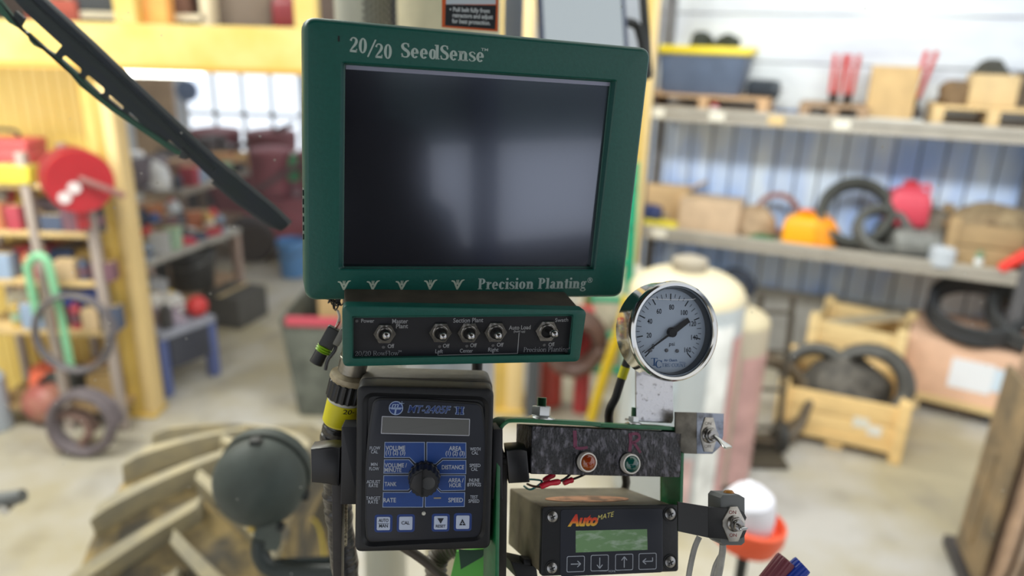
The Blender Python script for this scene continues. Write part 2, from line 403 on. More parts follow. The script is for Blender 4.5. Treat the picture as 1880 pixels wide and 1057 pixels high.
# --- toggle switch box
D = Dev([(630, 563), (1075, 572), (1062, 662), (632, 672)], .192)
DS = D; H, Wd = D.h, D.w
t = thing('switch_box', 'green rimmed planter control box with five chrome toggles right below the monitor', 'control box', D.T)
outer = rq([D.loc(*p) for p in ((630, 563), (1076, 571), (1063, 663), (631, 672))], .004)
op = rq([D.loc(*p) for p in ((646, 580), (1053, 577), (1047, 651), (647, 658))], .0015)
inn = rq([D.loc(*p, -.006) for p in ((649, 583), (1050, 580), (1043, 649), (649, 655))], .0015)
m = MB()
m.loft([Z(outer, -.012), Z(inset(outer, -.0008), -.003), Z(inset(outer, -.0005), -.0008), Z(inset(outer, .0008), 0), Z(op, 0), Z(inset(inn, -.001), -.0058), Z(inn, -.006)], True, False)
m.build('front_bezel', GREEN, t)
m = MB(); m.prism(inset(outer, .0015), -.085, -.012, 0, .003); m.build('case', mat((74, 66, 56), .6, var=.25, scale=40), t)
m = MB(); m.prism(inset(inn, -.001), -.008, -.006); m.build('face_plate', mat((22, 24, 31), .55, var=.1, scale=90), t)
zt = -.0057; m = MB()
for s_, x0, y0, x1, y1, cp in (('Power', 663, 592, 687, 592, 7), ('Master', 720, 593.5, 749, 593, 8), ('Plant', 727, 602.5, 749, 602, 8), ('Off', 712, 639, 724, 638, 7),
        ('Section Plant', 832, 592, 887, 591, 8), ('Off', 813, 638, 825, 638, 7), ('Off', 863, 637, 875, 637, 7), ('Off', 912, 636, 924, 636, 7), ('Left', 799, 648, 813, 648, 7),
        ('Center', 844, 647, 868, 647, 7), ('Right', 896, 645, 915, 645, 7), ('Auto Load', 934, 605, 974, 604, 7.5), ('(hold up)', 943, 610, 964, 610, 4), ('Swath', 1019, 591, 1043, 590, 7), ('Off', 1007, 636, 1018, 635, 7)):
    D.text(m, s_, x0, y0, x1, y1, cp, zt, bold=.012)
D.text(m, '20/20 RowFlow', 652, 653, 732, 652, 8.5, zt, ser=(.085, .045)); D.text(m, 'TM', 731, 646, 737, 646, 3, zt)
D.text(m, 'Precision Planting', 961, 646, 1043, 645, 8.5, zt, ser=(.10, .045)); D.text(m, 'R', 1044, 641, 1047, 641, 4, zt)
for a_, b_ in (((804, 652), (950, 648.5)), ((950, 649), (953, 611)), ((804, 652), (804, 648)), ((905, 650), (905, 646))):
    p = D.loc(*a_, zt); q = D.loc(*b_, zt)
    for qd in quadpath([p, q], [.0006, .0006]): m.add([(*v, zt) for v in qd], [[0, 1, 2, 3]])
m.build('lettering', mat((158, 160, 164), .6), t, smooth_=False)
for px, py in ((655, 589), (704, 637), (807, 636), (857, 635), (905, 634), (999, 633)):
    m = MB(); m.prism(circ(.0013, *D.loc(px, py, zt), 16), -.006, -.0054, .0002); m.build('indicator_dot', mat((88, 88, 90), .4), t)
RING = mat((176, 174, 170), .24, 1.0, var=.2, scale=300)
for (px, py), (qx, qy) in (((706, 611), (709.5, 616)), ((808, 609), (813.5, 617.5)), ((860, 609), (865, 617.5)), ((909, 608), (915, 616.5)), ((1003, 606), (1018, 613))):
    u = D.scale(px, py); c = D.L3(px, py, -.006)
    m = MB(); hx = circ(20.5 * u, c.x, c.y, 6, 0)
    hole = circ(13.2 * u, c.x, c.y, 6, 0)
    T0 = Matrix.Translation((c.x, c.y, 0))
    hexl = lambda r, z: [(c.x + r * math.cos(a), c.y + r * math.sin(a), z) for a in [2 * PI * i / 36 for i in range(36)]]
    def hxr(r, z):
        o = []
        for i in range(36):
            a = 2 * PI * i / 36; k = math.cos(PI / 6) / math.cos((a % (PI / 3)) - PI / 6); o.append((c.x + r * k * math.cos(a), c.y + r * k * math.sin(a), z))
        return o
    m.loft([hxr(21.5 * u, -.006), hxr(21.5 * u, -.0038), hxr(20.9 * u, -.0034), hexl(16.8 * u, -.0034), hexl(14.5 * u, -.0034), hexl(13.8 * u, -.0020), hexl(11.5 * u, -.0020), hexl(10.6 * u, -.0055)], True, False)
    n_ = m.build('toggle_switch', RING, t)
    m = MB(); m.prism(circ(11 * u, c.x, c.y, 24), -.0059, -.0052); m.build('socket', mat((14, 14, 16), .6), n_)
    tip = D.L3(qx, qy, .010); a = Vector((c.x, c.y, -.0055)); m = MB()
    P = [a, a.lerp(tip, .35), a.lerp(tip, .7), a.lerp(tip, .88), a.lerp(tip, 1.0)]
    m.tube(P, .002, 14, rs=[.0016, .0019, .0024, .0027, .0026]); m.sphere(tip, .0033, 18)
    m.build('lever', mat((170, 170, 172), .2, 1.0), n_)

# --- rate controller console (MT)
D = Dev([(655, 708), (907, 714), (899, 1008), (651, 1013)], .109)
DT = D; H, Wd = D.h, D.w
t = thing('rate_console', 'black rate controller console with a round selector knob and blue label panels', 'console', D.T)
outer = rq([D.loc(*p) for p in ((655, 707), (907, 714), (900, 1008), (651, 1014))], .006)
lip = rq([D.loc(*p) for p in ((668, 722), (896, 730), (888, 990), (665, 1002))], .009)
fp = [D.loc(*p, -.004) for p in ((689, 733), (780, 735), (882, 742), (890, 800), (893, 860), (890, 920), (879, 984), (780, 989), (676, 992), (672, 930), (674, 860), (680, 790))][::-1]
fpn = []
for k_ in range(len(fp)):
    a_, b_, c_ = Vector(fp[k_ - 1]), Vector(fp[k_]), Vector(fp[(k_ + 1) % len(fp)]); e1 = (a_ - b_).normalized(); e2 = (c_ - b_).normalized(); rr_ = min(.005, (a_ - b_).length * .3, (c_ - b_).length * .3)
    for i_ in range(5): t_ = i_ / 4; fpn.append(tuple((b_ + e1 * rr_) * (1 - t_) ** 2 + b_ * 2 * t_ * (1 - t_) + (b_ + e2 * rr_) * t_ ** 2))
m = MB(); m.loft([Z(inset(outer, .001), -.04), Z(outer, -.038), Z(outer, -.003), Z(inset(outer, .0006), -.0008), Z(inset(outer, .002), 0), Z(inset(lip, -.001), 0), Z(lip, -.0012), Z(inset(lip, .003), -.0042)], True, True)
m.build('housing', BLACK, t)
m = MB(); m.prism(inset(fpn, -.0018), -.0046, -.0028, .0006); m.build('inner_bezel', mat((14, 16, 20), .4, spec=.5), t)
m = MB(); m.prism(fpn, -.0030, -.0024, .0002); m.build('face_plate', PLATE, t)
z1 = -.0023
dp = [D.loc(*p, z1) for p in ((701, 763.5), (863, 768.5), (862, 800), (699, 796))]
m = MB(); m.prism(rq([tuple(v) for v in dp], .0008), -.0026, z1); m.build('display_frame', mat((176, 180, 190), .5), t)
m = MB(); m.prism(inset(rq([tuple(v) for v in dp], .0008), .0007), -.0026, z1 + .0002); m.build('display', mat((98, 99, 98), .22, spec=.7), t)
BLUE = mat((24, 66, 138), .45, var=.08, scale=60)
panels = [[(706, 811), (780, 811), (780, 850), (762, 850), (752, 840), (705, 840)], [(705, 843), (751, 843), (762, 855), (762, 869), (704, 869)],
          [(704, 872), (762, 872), (762, 890), (749, 900), (703, 900)], [(703, 903), (751, 903), (762, 892), (778, 892), (777, 931), (702, 931)],
          [(783, 811), (856, 812), (856, 841), (812, 841), (800, 852), (783, 852)], [(856, 844), (856, 870), (800, 870), (800, 855), (813, 844)],
          [(800, 872), (855, 872), (854, 900), (810, 901), (800, 892)], [(780, 892), (798, 892), (809, 903), (854, 903), (853, 930), (780, 931)]]
for pn in panels:
    q = D.poly(pn, z1); q = q if area2(q) > 0 else q[::-1]
    m = MB(); m.mi = 0; m.prism(q, -.0025, z1 + .0001); m.mi = 1; m.prism(inset(q, .00055), -.0025, z1 + .0002); m.build('label_panel', [mat((150, 166, 196), .5), BLUE], t, smooth_=False)
m = MB(); z2 = z1 + .0004
for s_, x0, y0, x1, y1, cp in (('VOLUME', 708, 826, 744, 826, 8), ('(1) (2) (3)', 708, 834, 744, 834, 7.5), ('AREA', 824, 826.5, 847, 827, 8), ('(1) (2) (3)', 818, 835, 853, 835.5, 7.5), ('VOLUME /', 706, 857.5, 747, 857.5, 7.5),
        ('MINUTE', 706, 866, 737, 866, 7.5), ('DISTANCE', 811, 861, 852, 861, 7.5), ('TANK', 706, 892, 728, 892, 7.5), ('AREA /', 823, 885, 851, 885, 7.5), ('HOUR', 825, 894, 847, 894, 7.5), ('RATE', 704, 922, 727, 921.5, 8), ('SPEED', 823, 921.5, 850, 921.5, 8)):
    D.text(m, s_, x0, y0, x1, y1, cp, z2, bold=.02)
for s_, x0, y0, x1, y1, cp in (('FLOW', 679, 825, 698, 825, 6), ('CAL', 681, 832, 694, 832, 6), ('MIN', 681, 855, 693, 855, 6), ('FLOW', 678, 863, 696, 863, 6), ('ADJUST', 673, 887, 698, 887, 6), ('RATE', 677, 894, 694, 894, 6),
        ('TARGET', 672, 917, 698, 917, 6), ('RATE', 676, 924, 694, 924, 6), ('WIDTH', 863, 827, 882, 827, 6), ('CAL', 866, 834, 878, 834, 6), ('SPEED', 862, 857, 882, 857, 6), ('CAL', 865, 864, 877, 864, 6),
        ('INLINE', 861, 884, 880, 884, 6), ('BYPASS', 858, 892.5, 883, 892.5, 6), ('TEST', 863, 915, 877, 915, 6), ('SPEED', 860, 922.5, 880, 922.5, 6)):
    D.text(m, s_, x0, y0, x1, y1, cp, z2, bold=.012)
for qd in quadpath([D.loc(860, 886, z2), D.loc(881, 886, z2)], [.0003, .0003]): m.add([(*v, z2) for v in qd], [[0, 1, 2, 3]])
D.text(m, 'TM', 833, 748, 836, 748, 2, z2)
m.build('lettering', mat((178, 186, 200), .6), t, smooth_=False)
m = MB(); m.mi = 0
D.text(m, 'MT-2405F', 748.2, 756.6, 827.8, 758.6, 13.2, z2, bold=.032, shear=.25); D.text(m, 'II', 835.8, 760.8, 851.8, 761.3, 15, z2, ser=(.32, .24))
m.mi = 1; D.text(m, 'MT-2405F', 749, 756.5, 827, 758.5, 13, z2 + .0002, bold=.004, shear=.25); D.text(m, 'II', 837, 760, 850.5, 760.5, 13.5, z2 + .0002, ser=(.2, .12))
c = D.loc(727, 749, z2); u = D.scale(727, 749)
m.mi = 0; m.prism(circ(13.2 * u, *c, 32), -.0026, z2)
m.mi = 1; m.prism([(c[0] + 11.6 * u * math.cos(R(a)), c[1] + 1.2 * u + 10.4 * u * math.sin(R(a))) for a in range(0, 181, 15)], -.0026, z2 + .0001)
m.prism([(c[0] + 11.6 * u * math.cos(R(a)), c[1] - .8 * u + 10.6 * u * math.sin(R(a))) for a in range(180, 361, 15)], -.0026, z2 + .0001)
m.mi = 0; D.text(m, 'm', 719, 747.5, 732, 747.5, 9, z2 + .0003, bold=.01, shear=.25)
for qd in quadpath([D.loc(718, 750, z2), D.loc(736, 750.5, z2)], [.0008, .0008]) + quadpath([D.loc(727, 750, z2), D.loc(725, 761, z2)], [.0012, .0012]) + quadpath([D.loc(738, 736, z2), D.loc(738, 745, z2)], [.0003, .0008]) + quadpath([D.loc(733, 741, z2), D.loc(742, 740, z2)], [.0008, .0003]):
    m.add([(*v, z2 + .0003) for v in qd], [[0, 1, 2, 3]])
m.build('maker_logo', [mat((150, 170, 205), .5), mat((22, 52, 118), .5)], t, smooth_=False)
for (x0, y0, x1, y1), lb in (((692, 948, 716, 973), 'am'), ((732, 947, 758, 973), 'cal'), ((797, 946, 821, 972), 'dn'), ((837, 945, 862, 971), 'up')):
    cx_, cy_ = (x0 + x1) / 2, (y0 + y1) / 2; c = D.loc(cx_, cy_, z1); u = D.scale(cx_, cy_)
    m = MB(); m.mi = 0; m.prism(rrect(33 * u, 34 * u, 5 * u, *c), -.0025, z1); m.mi = 1; m.prism(rrect(24.5 * u, 25.5 * u, 2.5 * u, *c), -.0025, z1 + .0005, .0002)
    b = m.build('push_button', [mat((30, 60, 128), .5), mat((188, 200, 224), .5)], t)
    m = MB(); zb = z1 + .0007
    if lb == 'am':
        D.text(m, 'AUTO', 695, 958, 713, 958, 6, zb, bold=.015); D.text(m, 'MAN', 696, 968, 712, 968, 6, zb, bold=.015)
        for qd in quadpath([D.loc(694, 961, zb), D.loc(714, 961, zb)], [.0003, .0003]): m.add([(*v, zb) for v in qd], [[0, 1, 2, 3]])
    elif lb == 'cal': D.text(m, 'CAL', 737, 962.5, 752, 962.5, 6, zb, bold=.015)
    elif lb == 'dn':
        m.add([(*D.loc(*p, zb), zb) for p in ((803, 951), (815, 951), (809, 961))], [[2, 1, 0]]); D.text(m, 'RESET', 800, 968, 818, 968, 5, zb, bold=.015)
    else:
        m.add([(*D.loc(*p, zb), zb) for p in ((843, 964), (855, 964), (849, 952))], [[0, 1, 2]])
    m.build('button_mark', mat((30, 36, 50), .6), b, smooth_=False)
    if lb == 'up':
        m = MB()
        for qd in quadpath([D.loc(846, 960.5, zb), D.loc(852, 960.5, zb)], [.0004, .0004]) + quadpath([D.loc(849, 957.5, zb), D.loc(849, 963.5, zb)], [.0004, .0004]): m.add([(*v, zb + .0002) for v in qd], [[0, 1, 2, 3]])
        m.build('plus_mark', mat((188, 200, 224), .5), b, smooth_=False)
m = MB(); c = D.L3(778, 942, z1); m.sphere(c, .0017, 14); m.build('status_light', mat((210, 210, 200), .3), t)
c = D.L3(779, 874, z1); u = D.scale(779, 874)
m = MB(Matrix.Translation(c)); prof = []
loops = []
for r_, z_ in ((29, 0), (29, .004), (27.5, .0045), (26.5, .015), (25, .0165)):
    loops.append([((r_ * (1 + (.035 if i % 4 < 2 else -.02))) * u * math.cos(2 * PI * i / 72), (r_ * (1 + (.035 if i % 4 < 2 else -.02))) * u * math.sin(2 * PI * i / 72), z_) for i in range(72)])
m.loft(loops); k = m.build('selector_knob', mat((26, 27, 30), .4, var=.3, scale=120), t)
m = MB(Matrix.Translation(c + Vector((0, 0, .0165)))); m.prism([(-25 * u, -6 * u), (-3 * u, -23 * u), (-3 * u, 23 * u), (-18 * u, 14 * u)], 0, .0008, .0003); m.mi = 1; m.box((-2 * u, 0, .0008), (.0005, 47 * u, .0012)); m.mi = 2
m.lathe([(13 * u, 0), (11 * u, .0006), (3 * u, .0002)], 28, Matrix.Translation((7 * u, 0, 0))); m.build('knob_pointer', [mat((30, 30, 33), .45), mat((15, 15, 16), .4), mat((58, 60, 62), .45)], k)
m = MB(); m.prism(rrect(.006, .0012, .0005, *D.loc(803, 914, z2)), z1, z2 + .0001); m.build('scratch_mark', mat((150, 140, 120), .6), t)
m = MB(); m.prism(inset(outer, -.0012), -.072, -.03, .001); m.build('rear_case', mat((98, 94, 84), .5, var=.2, scale=60), t)
for x0, x1, y0, y1 in ((627, 656, 783, 926), (905, 923, 788, 917)):
    m = MB(); q = rq([D.loc(*p, -.012) for p in ((x0, y0), (x1 + (4 if x0 < 700 else 0), y0), (x1 + (4 if x0 < 700 else 0), y1), (x0 - 2, y1))], .001); m.prism(q, -.034, -.012, .0008); m.build('side_rail', mat((26, 28, 35), .5), t)

# yoke that carries the console
t = thing('console_yoke', 'thin black steel yoke with two clamp knobs holding the rate controller console', 'bracket', D.T)
for pts in (((608, 850), (622, 838), (629, 842), (626, 1100), (612, 1100)), ((925, 830), (905, 845), (902, 1100), (929, 1100), (932, 850))):
    q = [D.loc(*p, -.018) for p in pts]; q = q if area2(q) > 0 else q[::-1]
    m = MB(); m.prism(q, -.036, -.018, .0006); m.build('yoke_arm', mat((46, 42, 40), .5, var=.2, scale=80), t)
m = MB(); a = D.loc(612, 1098, -.02); b = D.loc(930, 1098, -.02); m.prism([(a[0], a[1] - .003), (b[0], b[1] - .003), (b[0], b[1]), (a[0], a[1])], -.036, -.018); m.build('yoke_base', DULL, t)
for q_ in (((570, 824), (607, 820), (625, 822), (622, 893), (603, 889), (571, 886)), ((929, 826), (957, 824), (968, 828), (973, 886), (934, 888))):
    q = [D.loc(*p, -.012) for p in q_]; q = q if area2(q) > 0 else q[::-1]
    m = MB(); m.prism(q, -.034, -.012, .0015, .001); kn = m.build('clamp_knob', mat((20, 20, 23), .32, var=.2, scale=80), t)
    m = MB(); cx_ = sum(p[0] for p in q) / len(q); cy_ = sum(p[1] for p in q) / len(q); sgn = 1 if cx_ < 0 else -1
    T_ = Matrix.Translation((cx_ + sgn * .006, cy_, -.023)) @ Matrix.Rotation(R(90 * sgn), 4, 'Y'); m.lathe([(.006, 0), (.006, .009)], 16, T_); m.build('knob_stem', DULL, kn)

# --- small controller with green display
D = Dev([(996, 930), (1246, 927), (1246, 1048), (993, 1057)], .125)
DA = D; H, Wd = D.h, D.w
t = thing('display_controller', 'dusty black control module with small green display and four arrow keys', 'controller', D.T)
outer = rq([D.loc(*p) for p in ((996, 930), (1246, 927), (1246, 1049), (993, 1058))], .003)
m = MB(); m.prism(outer, -.006, 0, .0012); m.build('front_panel', BLACK, t)
m = MB(); m.prism(inset(outer, .0012), -.118, -.006, 0, .002); m.build('case', mat((108, 100, 82), .62, var=.3, scale=30, bump=.2), t)
q = rq([D.loc(*p) for p in ((1029, 935), (1216, 933), (1217, 1050), (1028, 1058))], .003)
m = MB(); m.prism(q, 0, .0007, .0003); m.build('membrane', mat((28, 33, 46), .5), t)
zt = .0008
q = [D.loc(*p, zt) for p in ((1057, 974), (1188, 971), (1189, 1009), (1057, 1014))]
m = MB(); m.prism(q[::-1] if area2(q) < 0 else q, .0006, zt); m.build('display_glass', mat((112, 152, 102), .3, c2=(176, 196, 178), scale=55, lo=.5, hi=.72, stretch=(1, 3, 1)), t)
for px, py in ((1014, 948), (1230, 943), (1013, 1042), (1230, 1031)):
    c = D.L3(px, py, 0); u = D.scale(px, py); m = MB(); m.lathe([(12.5 * u, 0), (12.5 * u, .0006), (11 * u, .0003)], 24, Matrix.Translation(c)); s_ = m.build('screw', DULL, t)
    m = MB(); m.lathe([(9.5 * u, 0), (9.3 * u, .001), (6 * u, .002), (1e-4, .0023)], 24, Matrix.Translation(c)); m.build('screw_head', mat((150, 150, 150), .3, 1.0), s_)
    m = MB(Matrix.Translation(c + Vector((0, 0, .0021))) @ Matrix.Rotation(R(25), 4, 'Z')); m.box((0, 0, 0), (9 * u, 2 * u, .0007)); m.box((0, 0, 0), (2 * u, 9 * u, .0007)); m.build('cross_slot', mat((20, 20, 20), .6), s_)
for k, (px, py) in enumerate(((1057, 1035), (1101, 1033), (1146, 1031.5), (1189, 1030))):
    c = D.loc(px, py, zt); u = D.scale(px, py); m = MB(); o_ = rrect(33 * u, 27 * u, 3 * u, *c); i_ = rrect(30.6 * u, 24.6 * u, 2.2 * u, *c)
    m.loft([Z(o_, zt), Z(i_, zt)], False, False); b = None
    arr = [[(-9, 0), (9, 0)], [(3, 5), (9, 0), (3, -5)]]
    rotn = {0: 0, 1: -90, 2: 90, 3: 180}[k]; ca, sa = math.cos(R(rotn)), math.sin(R(rotn))
    if k == 3: arr = [[(-9, -6), (-9, 0), (8, 0)], [(3, 4.5), (9, 0), (3, -4.5)]]
    for ln in arr:
        for i in range(len(ln) - 1):
            for qd in quadpath([ln[i], ln[i + 1]], [1.6, 1.6]): m.add([(c[0] + (x * ca - y * sa) * u, c[1] + (x * sa + y * ca) * u, zt + .0001) for x, y in qd], [[0, 1, 2, 3]])
    m.build('arrow_key', mat((165, 172, 184), .6), t, smooth_=False)
m = MB(); D.text(m, 'HOME', 1117, 1050, 1130, 1050, 4, zt)
for a_, b_ in (((1101, 1048), (1114, 1048)), ((1133, 1047), (1147, 1046))):
    for qd in quadpath([D.loc(*a_, zt), D.loc(*b_, zt)], [.0003, .0003]): m.add([(*v, zt) for v in qd], [[0, 1, 2, 3]])
m.build('home_lettering', mat((165, 172, 184), .6), t, smooth_=False)
FIRE = mat((206, 52, 22), .5); n_ = FIRE.node_tree.nodes; l_ = FIRE.node_tree.links
tx = n_.new('ShaderNodeTexCoord'); sp = n_.new('ShaderNodeSeparateXYZ'); mr = n_.new('ShaderNodeMapRange'); rp = n_.new('ShaderNodeValToRGB')
l_.new(tx.outputs['Object'], sp.inputs[0]); ya = D.loc(1070, 966)[1]; yb = D.loc(1070, 944)[1]
mr.inputs[1].default_value = ya; mr.inputs[2].default_value = yb; l_.new(sp.outputs['Y'], mr.inputs[0]); l_.new(mr.outputs[0], rp.inputs[0]); l_.new(rp.outputs[0], n_['Principled BSDF'].inputs['Base Color'])
rp.color_ramp.elements[0].color = lin((226, 196, 60)); rp.color_ramp.elements[1].color = lin((190, 36, 24)); e_ = rp.color_ramp.elements.new(.5); e_.color = lin((222, 74, 30))
m = MB(); D.text(m, 'Auto', 1042, 965, 1098, 963.5, 20, zt, bold=.05, shear=.3); m.build('brand_lettering', FIRE, t, smooth_=False)
m = MB(); D.text(m, 'MATE', 1097, 955, 1129, 947, 9, zt + .0002, bold=-.004, shear=.4); m.build('small_brand_lettering', mat((226, 214, 120), .5), t, smooth_=False)
# sticker lying on the case top
m = MB(); yt = max(p[1] for p in outer) - .0012
m.T = Matrix.Translation((-.006, yt, -.045)) @ Matrix.Rotation(R(-90), 4, 'X')
m.prism(circ(.04, 0, 0, 40, ry=.017), 0, .0005); m.build('top_sticker', mat((196, 140, 104), .6, c2=(120, 88, 66), scale=60, lo=.45, hi=.6), t)
# mounting clip left of the module
t2 = thing('mounting_clip', 'small black clip bracket at the left foot of the green display module', 'bracket', D.T)
m = MB(); q = [D.loc(*p, -.03) for p in ((938, 1030), (985, 1040), (988, 1062), (950, 1062))]; m.prism(q[::-1] if area2(q) < 0 else q, -.07, -.03, .001); m.build('clip_body', DULL, t2)
m = MB(); q = [D.loc(*p, -.03) for p in ((962, 1026), (975, 1027), (975, 1038), (962, 1037))]; m.prism(q[::-1] if area2(q) < 0 else q, -.045, -.03, .001); m.build('clip_screw', BLACK, t2)

# --- indicator light box
D = Dev([(978, 782), (1252, 794), (1248, 875), (976, 870)], .145)
DL = D; H, Wd = D.h, D.w
t = thing('indicator_box', 'scuffed black painted box with amber and green pilot lights marked L and R', 'indicator box', D.T)
outer = rq([D.loc(*p) for p in ((977, 782), (1252, 794), (1249, 876), (975, 870))], .0012)
SCUFF = mat((22, 24, 32), .34, c2=(124, 122, 134), scale=150, lo=.5, hi=.7, bump=1.0, bscale=500, stretch=(1, .5, 1), spec=.6)
m = MB(); m.prism(outer, -.038, 0, .0008); m.build('box_body', SCUFF, t)
for ltr in ([([(1055, 790), (1056, 806), (1056, 821)], 7), ([(1056, 821), (1066, 823), (1079, 821)], 5)], [([(1157, 795), (1158, 812), (1156, 829)], 6.5), ([(1157, 797), (1170, 796), (1174, 804), (1166, 811), (1159, 812)], 5), ([(1163, 812), (1169, 820), (1176, 831)], 5)]):
    m = MB()
    for ln, wd in ltr:
        for qd in quadpath([D.loc(*p, .0003) for p in ln], [wd * .0005] * 2): m.add([(*v, .0003) for v in qd], [[0, 1, 2, 3]])
    m.build('painted_letter', mat((112, 40, 74), .5, var=.2, scale=200), t, smooth_=False)
for (px, py), cc, c2 in (((1074, 847), (150, 84, 22), (150, 36, 10)), ((1153, 850), (4, 96, 82), (3, 66, 62))):
    c = D.L3(px, py, 0); u = D.scale(px, py); T_ = Matrix.Translation(c)
    m = MB(); m.lathe([(16.5 * u, 0), (16.5 * u, .006), (15.5 * u, .0072), (13.5 * u, .0072), (12.8 * u, .0055)], 32, T_, cap=True); n_ = m.build('pilot_light', [mat((218, 214, 206), .3, .3)], t)
    m = MB(); m.lathe([(17.6 * u, 0), (17.6 * u, .002)], 32, T_); m.build('light_collar', DULL, n_)
    m = MB(); m.lathe([(13.4 * u, .0062), (12 * u, .0085), (8.5 * u, .0105), (4 * u, .0115), (1e-4, .0118)], 32, T_); m.build('lens', mat(cc, .12, spec=.8, coat=.5, c2=c2, scale=90), n_)

# --- green strap bracket
t = thing('green_bracket', 'bent green painted steel strap bracket carrying the gauge and indicator box', 'bracket', D.T)
GS = mat((28, 104, 62), .35, var=.15, scale=70, bump=.1); 
def strap(parent, name, cl, th, z0, z1_, mt, dev=D, r=.0):
    q = [Vector((*dev.loc(*p, 0), 0)) for p in cl]; q = smooth(q, 4) if r else q
    L = [];n = len(q)
    up = [];dn = []
    for i, p in enumerate(q):
        d = (q[min(i + 1, n - 1)] - q[max(i - 1, 0)]).normalized(); nn = Vector((-d.y, d.x, 0)) * th / 2; up.append((p + nn)[:2]); dn.append((p - nn)[:2])
    poly = up + dn[::-1]
    if area2(poly) < 0: poly = poly[::-1]
    m = MB(); m.prism(poly, z0, z1_, .0004); return m.build(name, mt, parent)
strap(t, 'top_strap', [(914, 1075), (916, 900), (917, 820), (919, 792), (930, 776), (950, 772), (1020, 775), (1105, 779.5)], .0034, -.034, -.002, GS, r=1)
strap(t, 'cross_strap', [(1104, 781), (1180, 784.5), (1240, 787), (1252, 791), (1257, 802), (1256, 850), (1254, 935)], .0034, -.034, -.003, GS, r=1)
m = MB(); q = [D.loc(*p, -.036) for p in ((1216, 860), (1246, 860), (1244, 935), (1216, 935))]; m.prism(q[::-1] if area2(q) < 0 else q, -.04, -.036, .0006); m.build('rear_leg', mat((44, 92, 40), .5, var=.15, scale=50), t)
def bolt(parent, px, py, s_, top):
    b = Vector((*D.loc(px, py, -.016), -.016)); A = Matrix.Translation(b) @ Matrix.Rotation(R(-90), 4, 'X'); u = D.scale(px, py, -.016) * s_
    m = MB(); m.lathe([(22 * u, 0), (22 * u, 2 * u), (16 * u, 5 * u), (14 * u, 5.5 * u)], 28, A); bo = m.build('bolt', CHROME, parent)
    m = MB(A); m.prism(circ(15 * u, 0, 0, 6), 5 * u, 20 * u, 1.5 * u, 1.5 * u); m.build('hex_nut', mat((196, 200, 202), .35, .9), bo)
    m = MB(); pr = []
    for i in range(14):
        zz = 20 * u + i * (top - 20) / 14 * u; pr += [(7.2 * u, zz), (6.2 * u, zz + (top - 20) / 28 * u)]
    m.lathe(pr, 16, A); m.build('thread', mat((120, 150, 130), .3, 1.0), bo)
bolt(t, 993, 770, 1.15, 33); bolt(t, 1163, 778, .62, 44)

# --- pressure gauge
rt = frame_rot(19.5, -.03, -.02)
D = Dev(at=(1239, 608, .62), rot=rt); DG = D
t = thing('pressure_gauge', 'chrome rimmed round pressure gauge with pale dial reading near zero', 'gauge', D.T)
u = .62 / F; r0 = 93 * u
m = MB(); m.lathe([(r0 * .90, -.028), (r0 * .97, -.027), (r0 * .98, -.006), (r0 * .995, -.004), (r0, -.002), (r0 * .985, .0008), (r0 * .95, .0022), (r0 * .90, .0018), (r0 * .865, -.0002), (r0 * .85, -.004), (r0 * .85, -.027)], 96, cap=False); m.build('chrome_bezel', mat((200, 200, 198), .12, 1.0), t)
m = MB(); m.lathe([(r0 * .855, -.001), (r0 * .835, -.0085)], 72, cap=False); m.build('inner_ring', mat((70, 76, 82), .3, .6), t)
m = MB(); m.lathe([(r0 * .86, -.012), (r0 * .86, -.0088)], 72); m.build('dial', mat((160, 176, 196), .5), t)
zd = -.0086; rd = r0 * .80
m = MB()
for v in range(0, 161, 5):
    a = R(225 - 270 * v / 160); big = v % 20 == 0; l = .17 if big else (.13 if v % 10 == 0 else .09)
    ro = rd * .93; p = (ro * math.cos(a), ro * math.sin(a)); q = ((ro - rd * l) * math.cos(a), (ro - rd * l) * math.sin(a))
    for qd in quadpath([p, q], [rd * (.028 if big else .014)] * 2): m.add([(*x, zd) for x in qd], [[0, 1, 2, 3]])
m.build('scale_marks', mat((20, 25, 36), .6, spec=.1), t, smooth_=False)
m = MB()
def gt(s_, x, y, cap, wd, **k):
    D.text(m, s_, x - wd / 2, y + cap / 2, x + wd / 2, y + cap / 2, cap, zd, **k)
for s_, x, y, wd in (('0', 1199, 636, 5), ('20', 1191.5, 615, 9), ('40', 1193, 589.5, 9), ('60', 1210, 571, 9), ('80', 1233, 563.5, 9), ('100', 1256.5, 573.5, 12), ('120', 1272, 594, 12), ('140', 1275, 619, 12), ('160', 1262.5, 642, 12)): gt(s_, x, y, 9, wd, bold=.012)
gt('psi', 1233.5, 631, 7, 10, bold=.008)
m.build('dial_numbers', mat((20, 25, 36), .6, spec=.1), t, smooth_=False)
m = MB(); gt('Air Clutch', 1231, 661, 4.6, 24, bold=.008); gt('TRU COUNT', 1237, 670, 6.5, 44, ser=(.12, .06)); gt('T', 1201, 664, 14, 12, ser=(.14, .07)); gt('C', 1209, 668, 14, 12, ser=(.14, .07))
for qd in quadpath([D.loc(1247, 664.5, zd), D.loc(1258, 665, zd)], [.0003, .0003]): m.add([(*x, zd) for x in qd], [[0, 1, 2, 3]])
m.build('maker_lettering', mat((26, 78, 134), .6, spec=.1), t, smooth_=False)
for px, py in ((1223.5, 643), (1243, 644), (1194, 643)):
    m = MB(); m.lathe([(.0017, 0), (.0015, .0008), (.0004, .001)], 16, Matrix.Translation(D.L3(px, py, zd))); m.build('dial_screw', mat((60, 66, 76), .4), t)
m = MB(); tip = Vector(D.loc(1184, 648, -.006)); tail = Vector(D.loc(1265, 587, -.006)); ct = tip.lerp(tail, .62); d = (tip - tail).normalized(); q = Vector((-d.y, d.x))
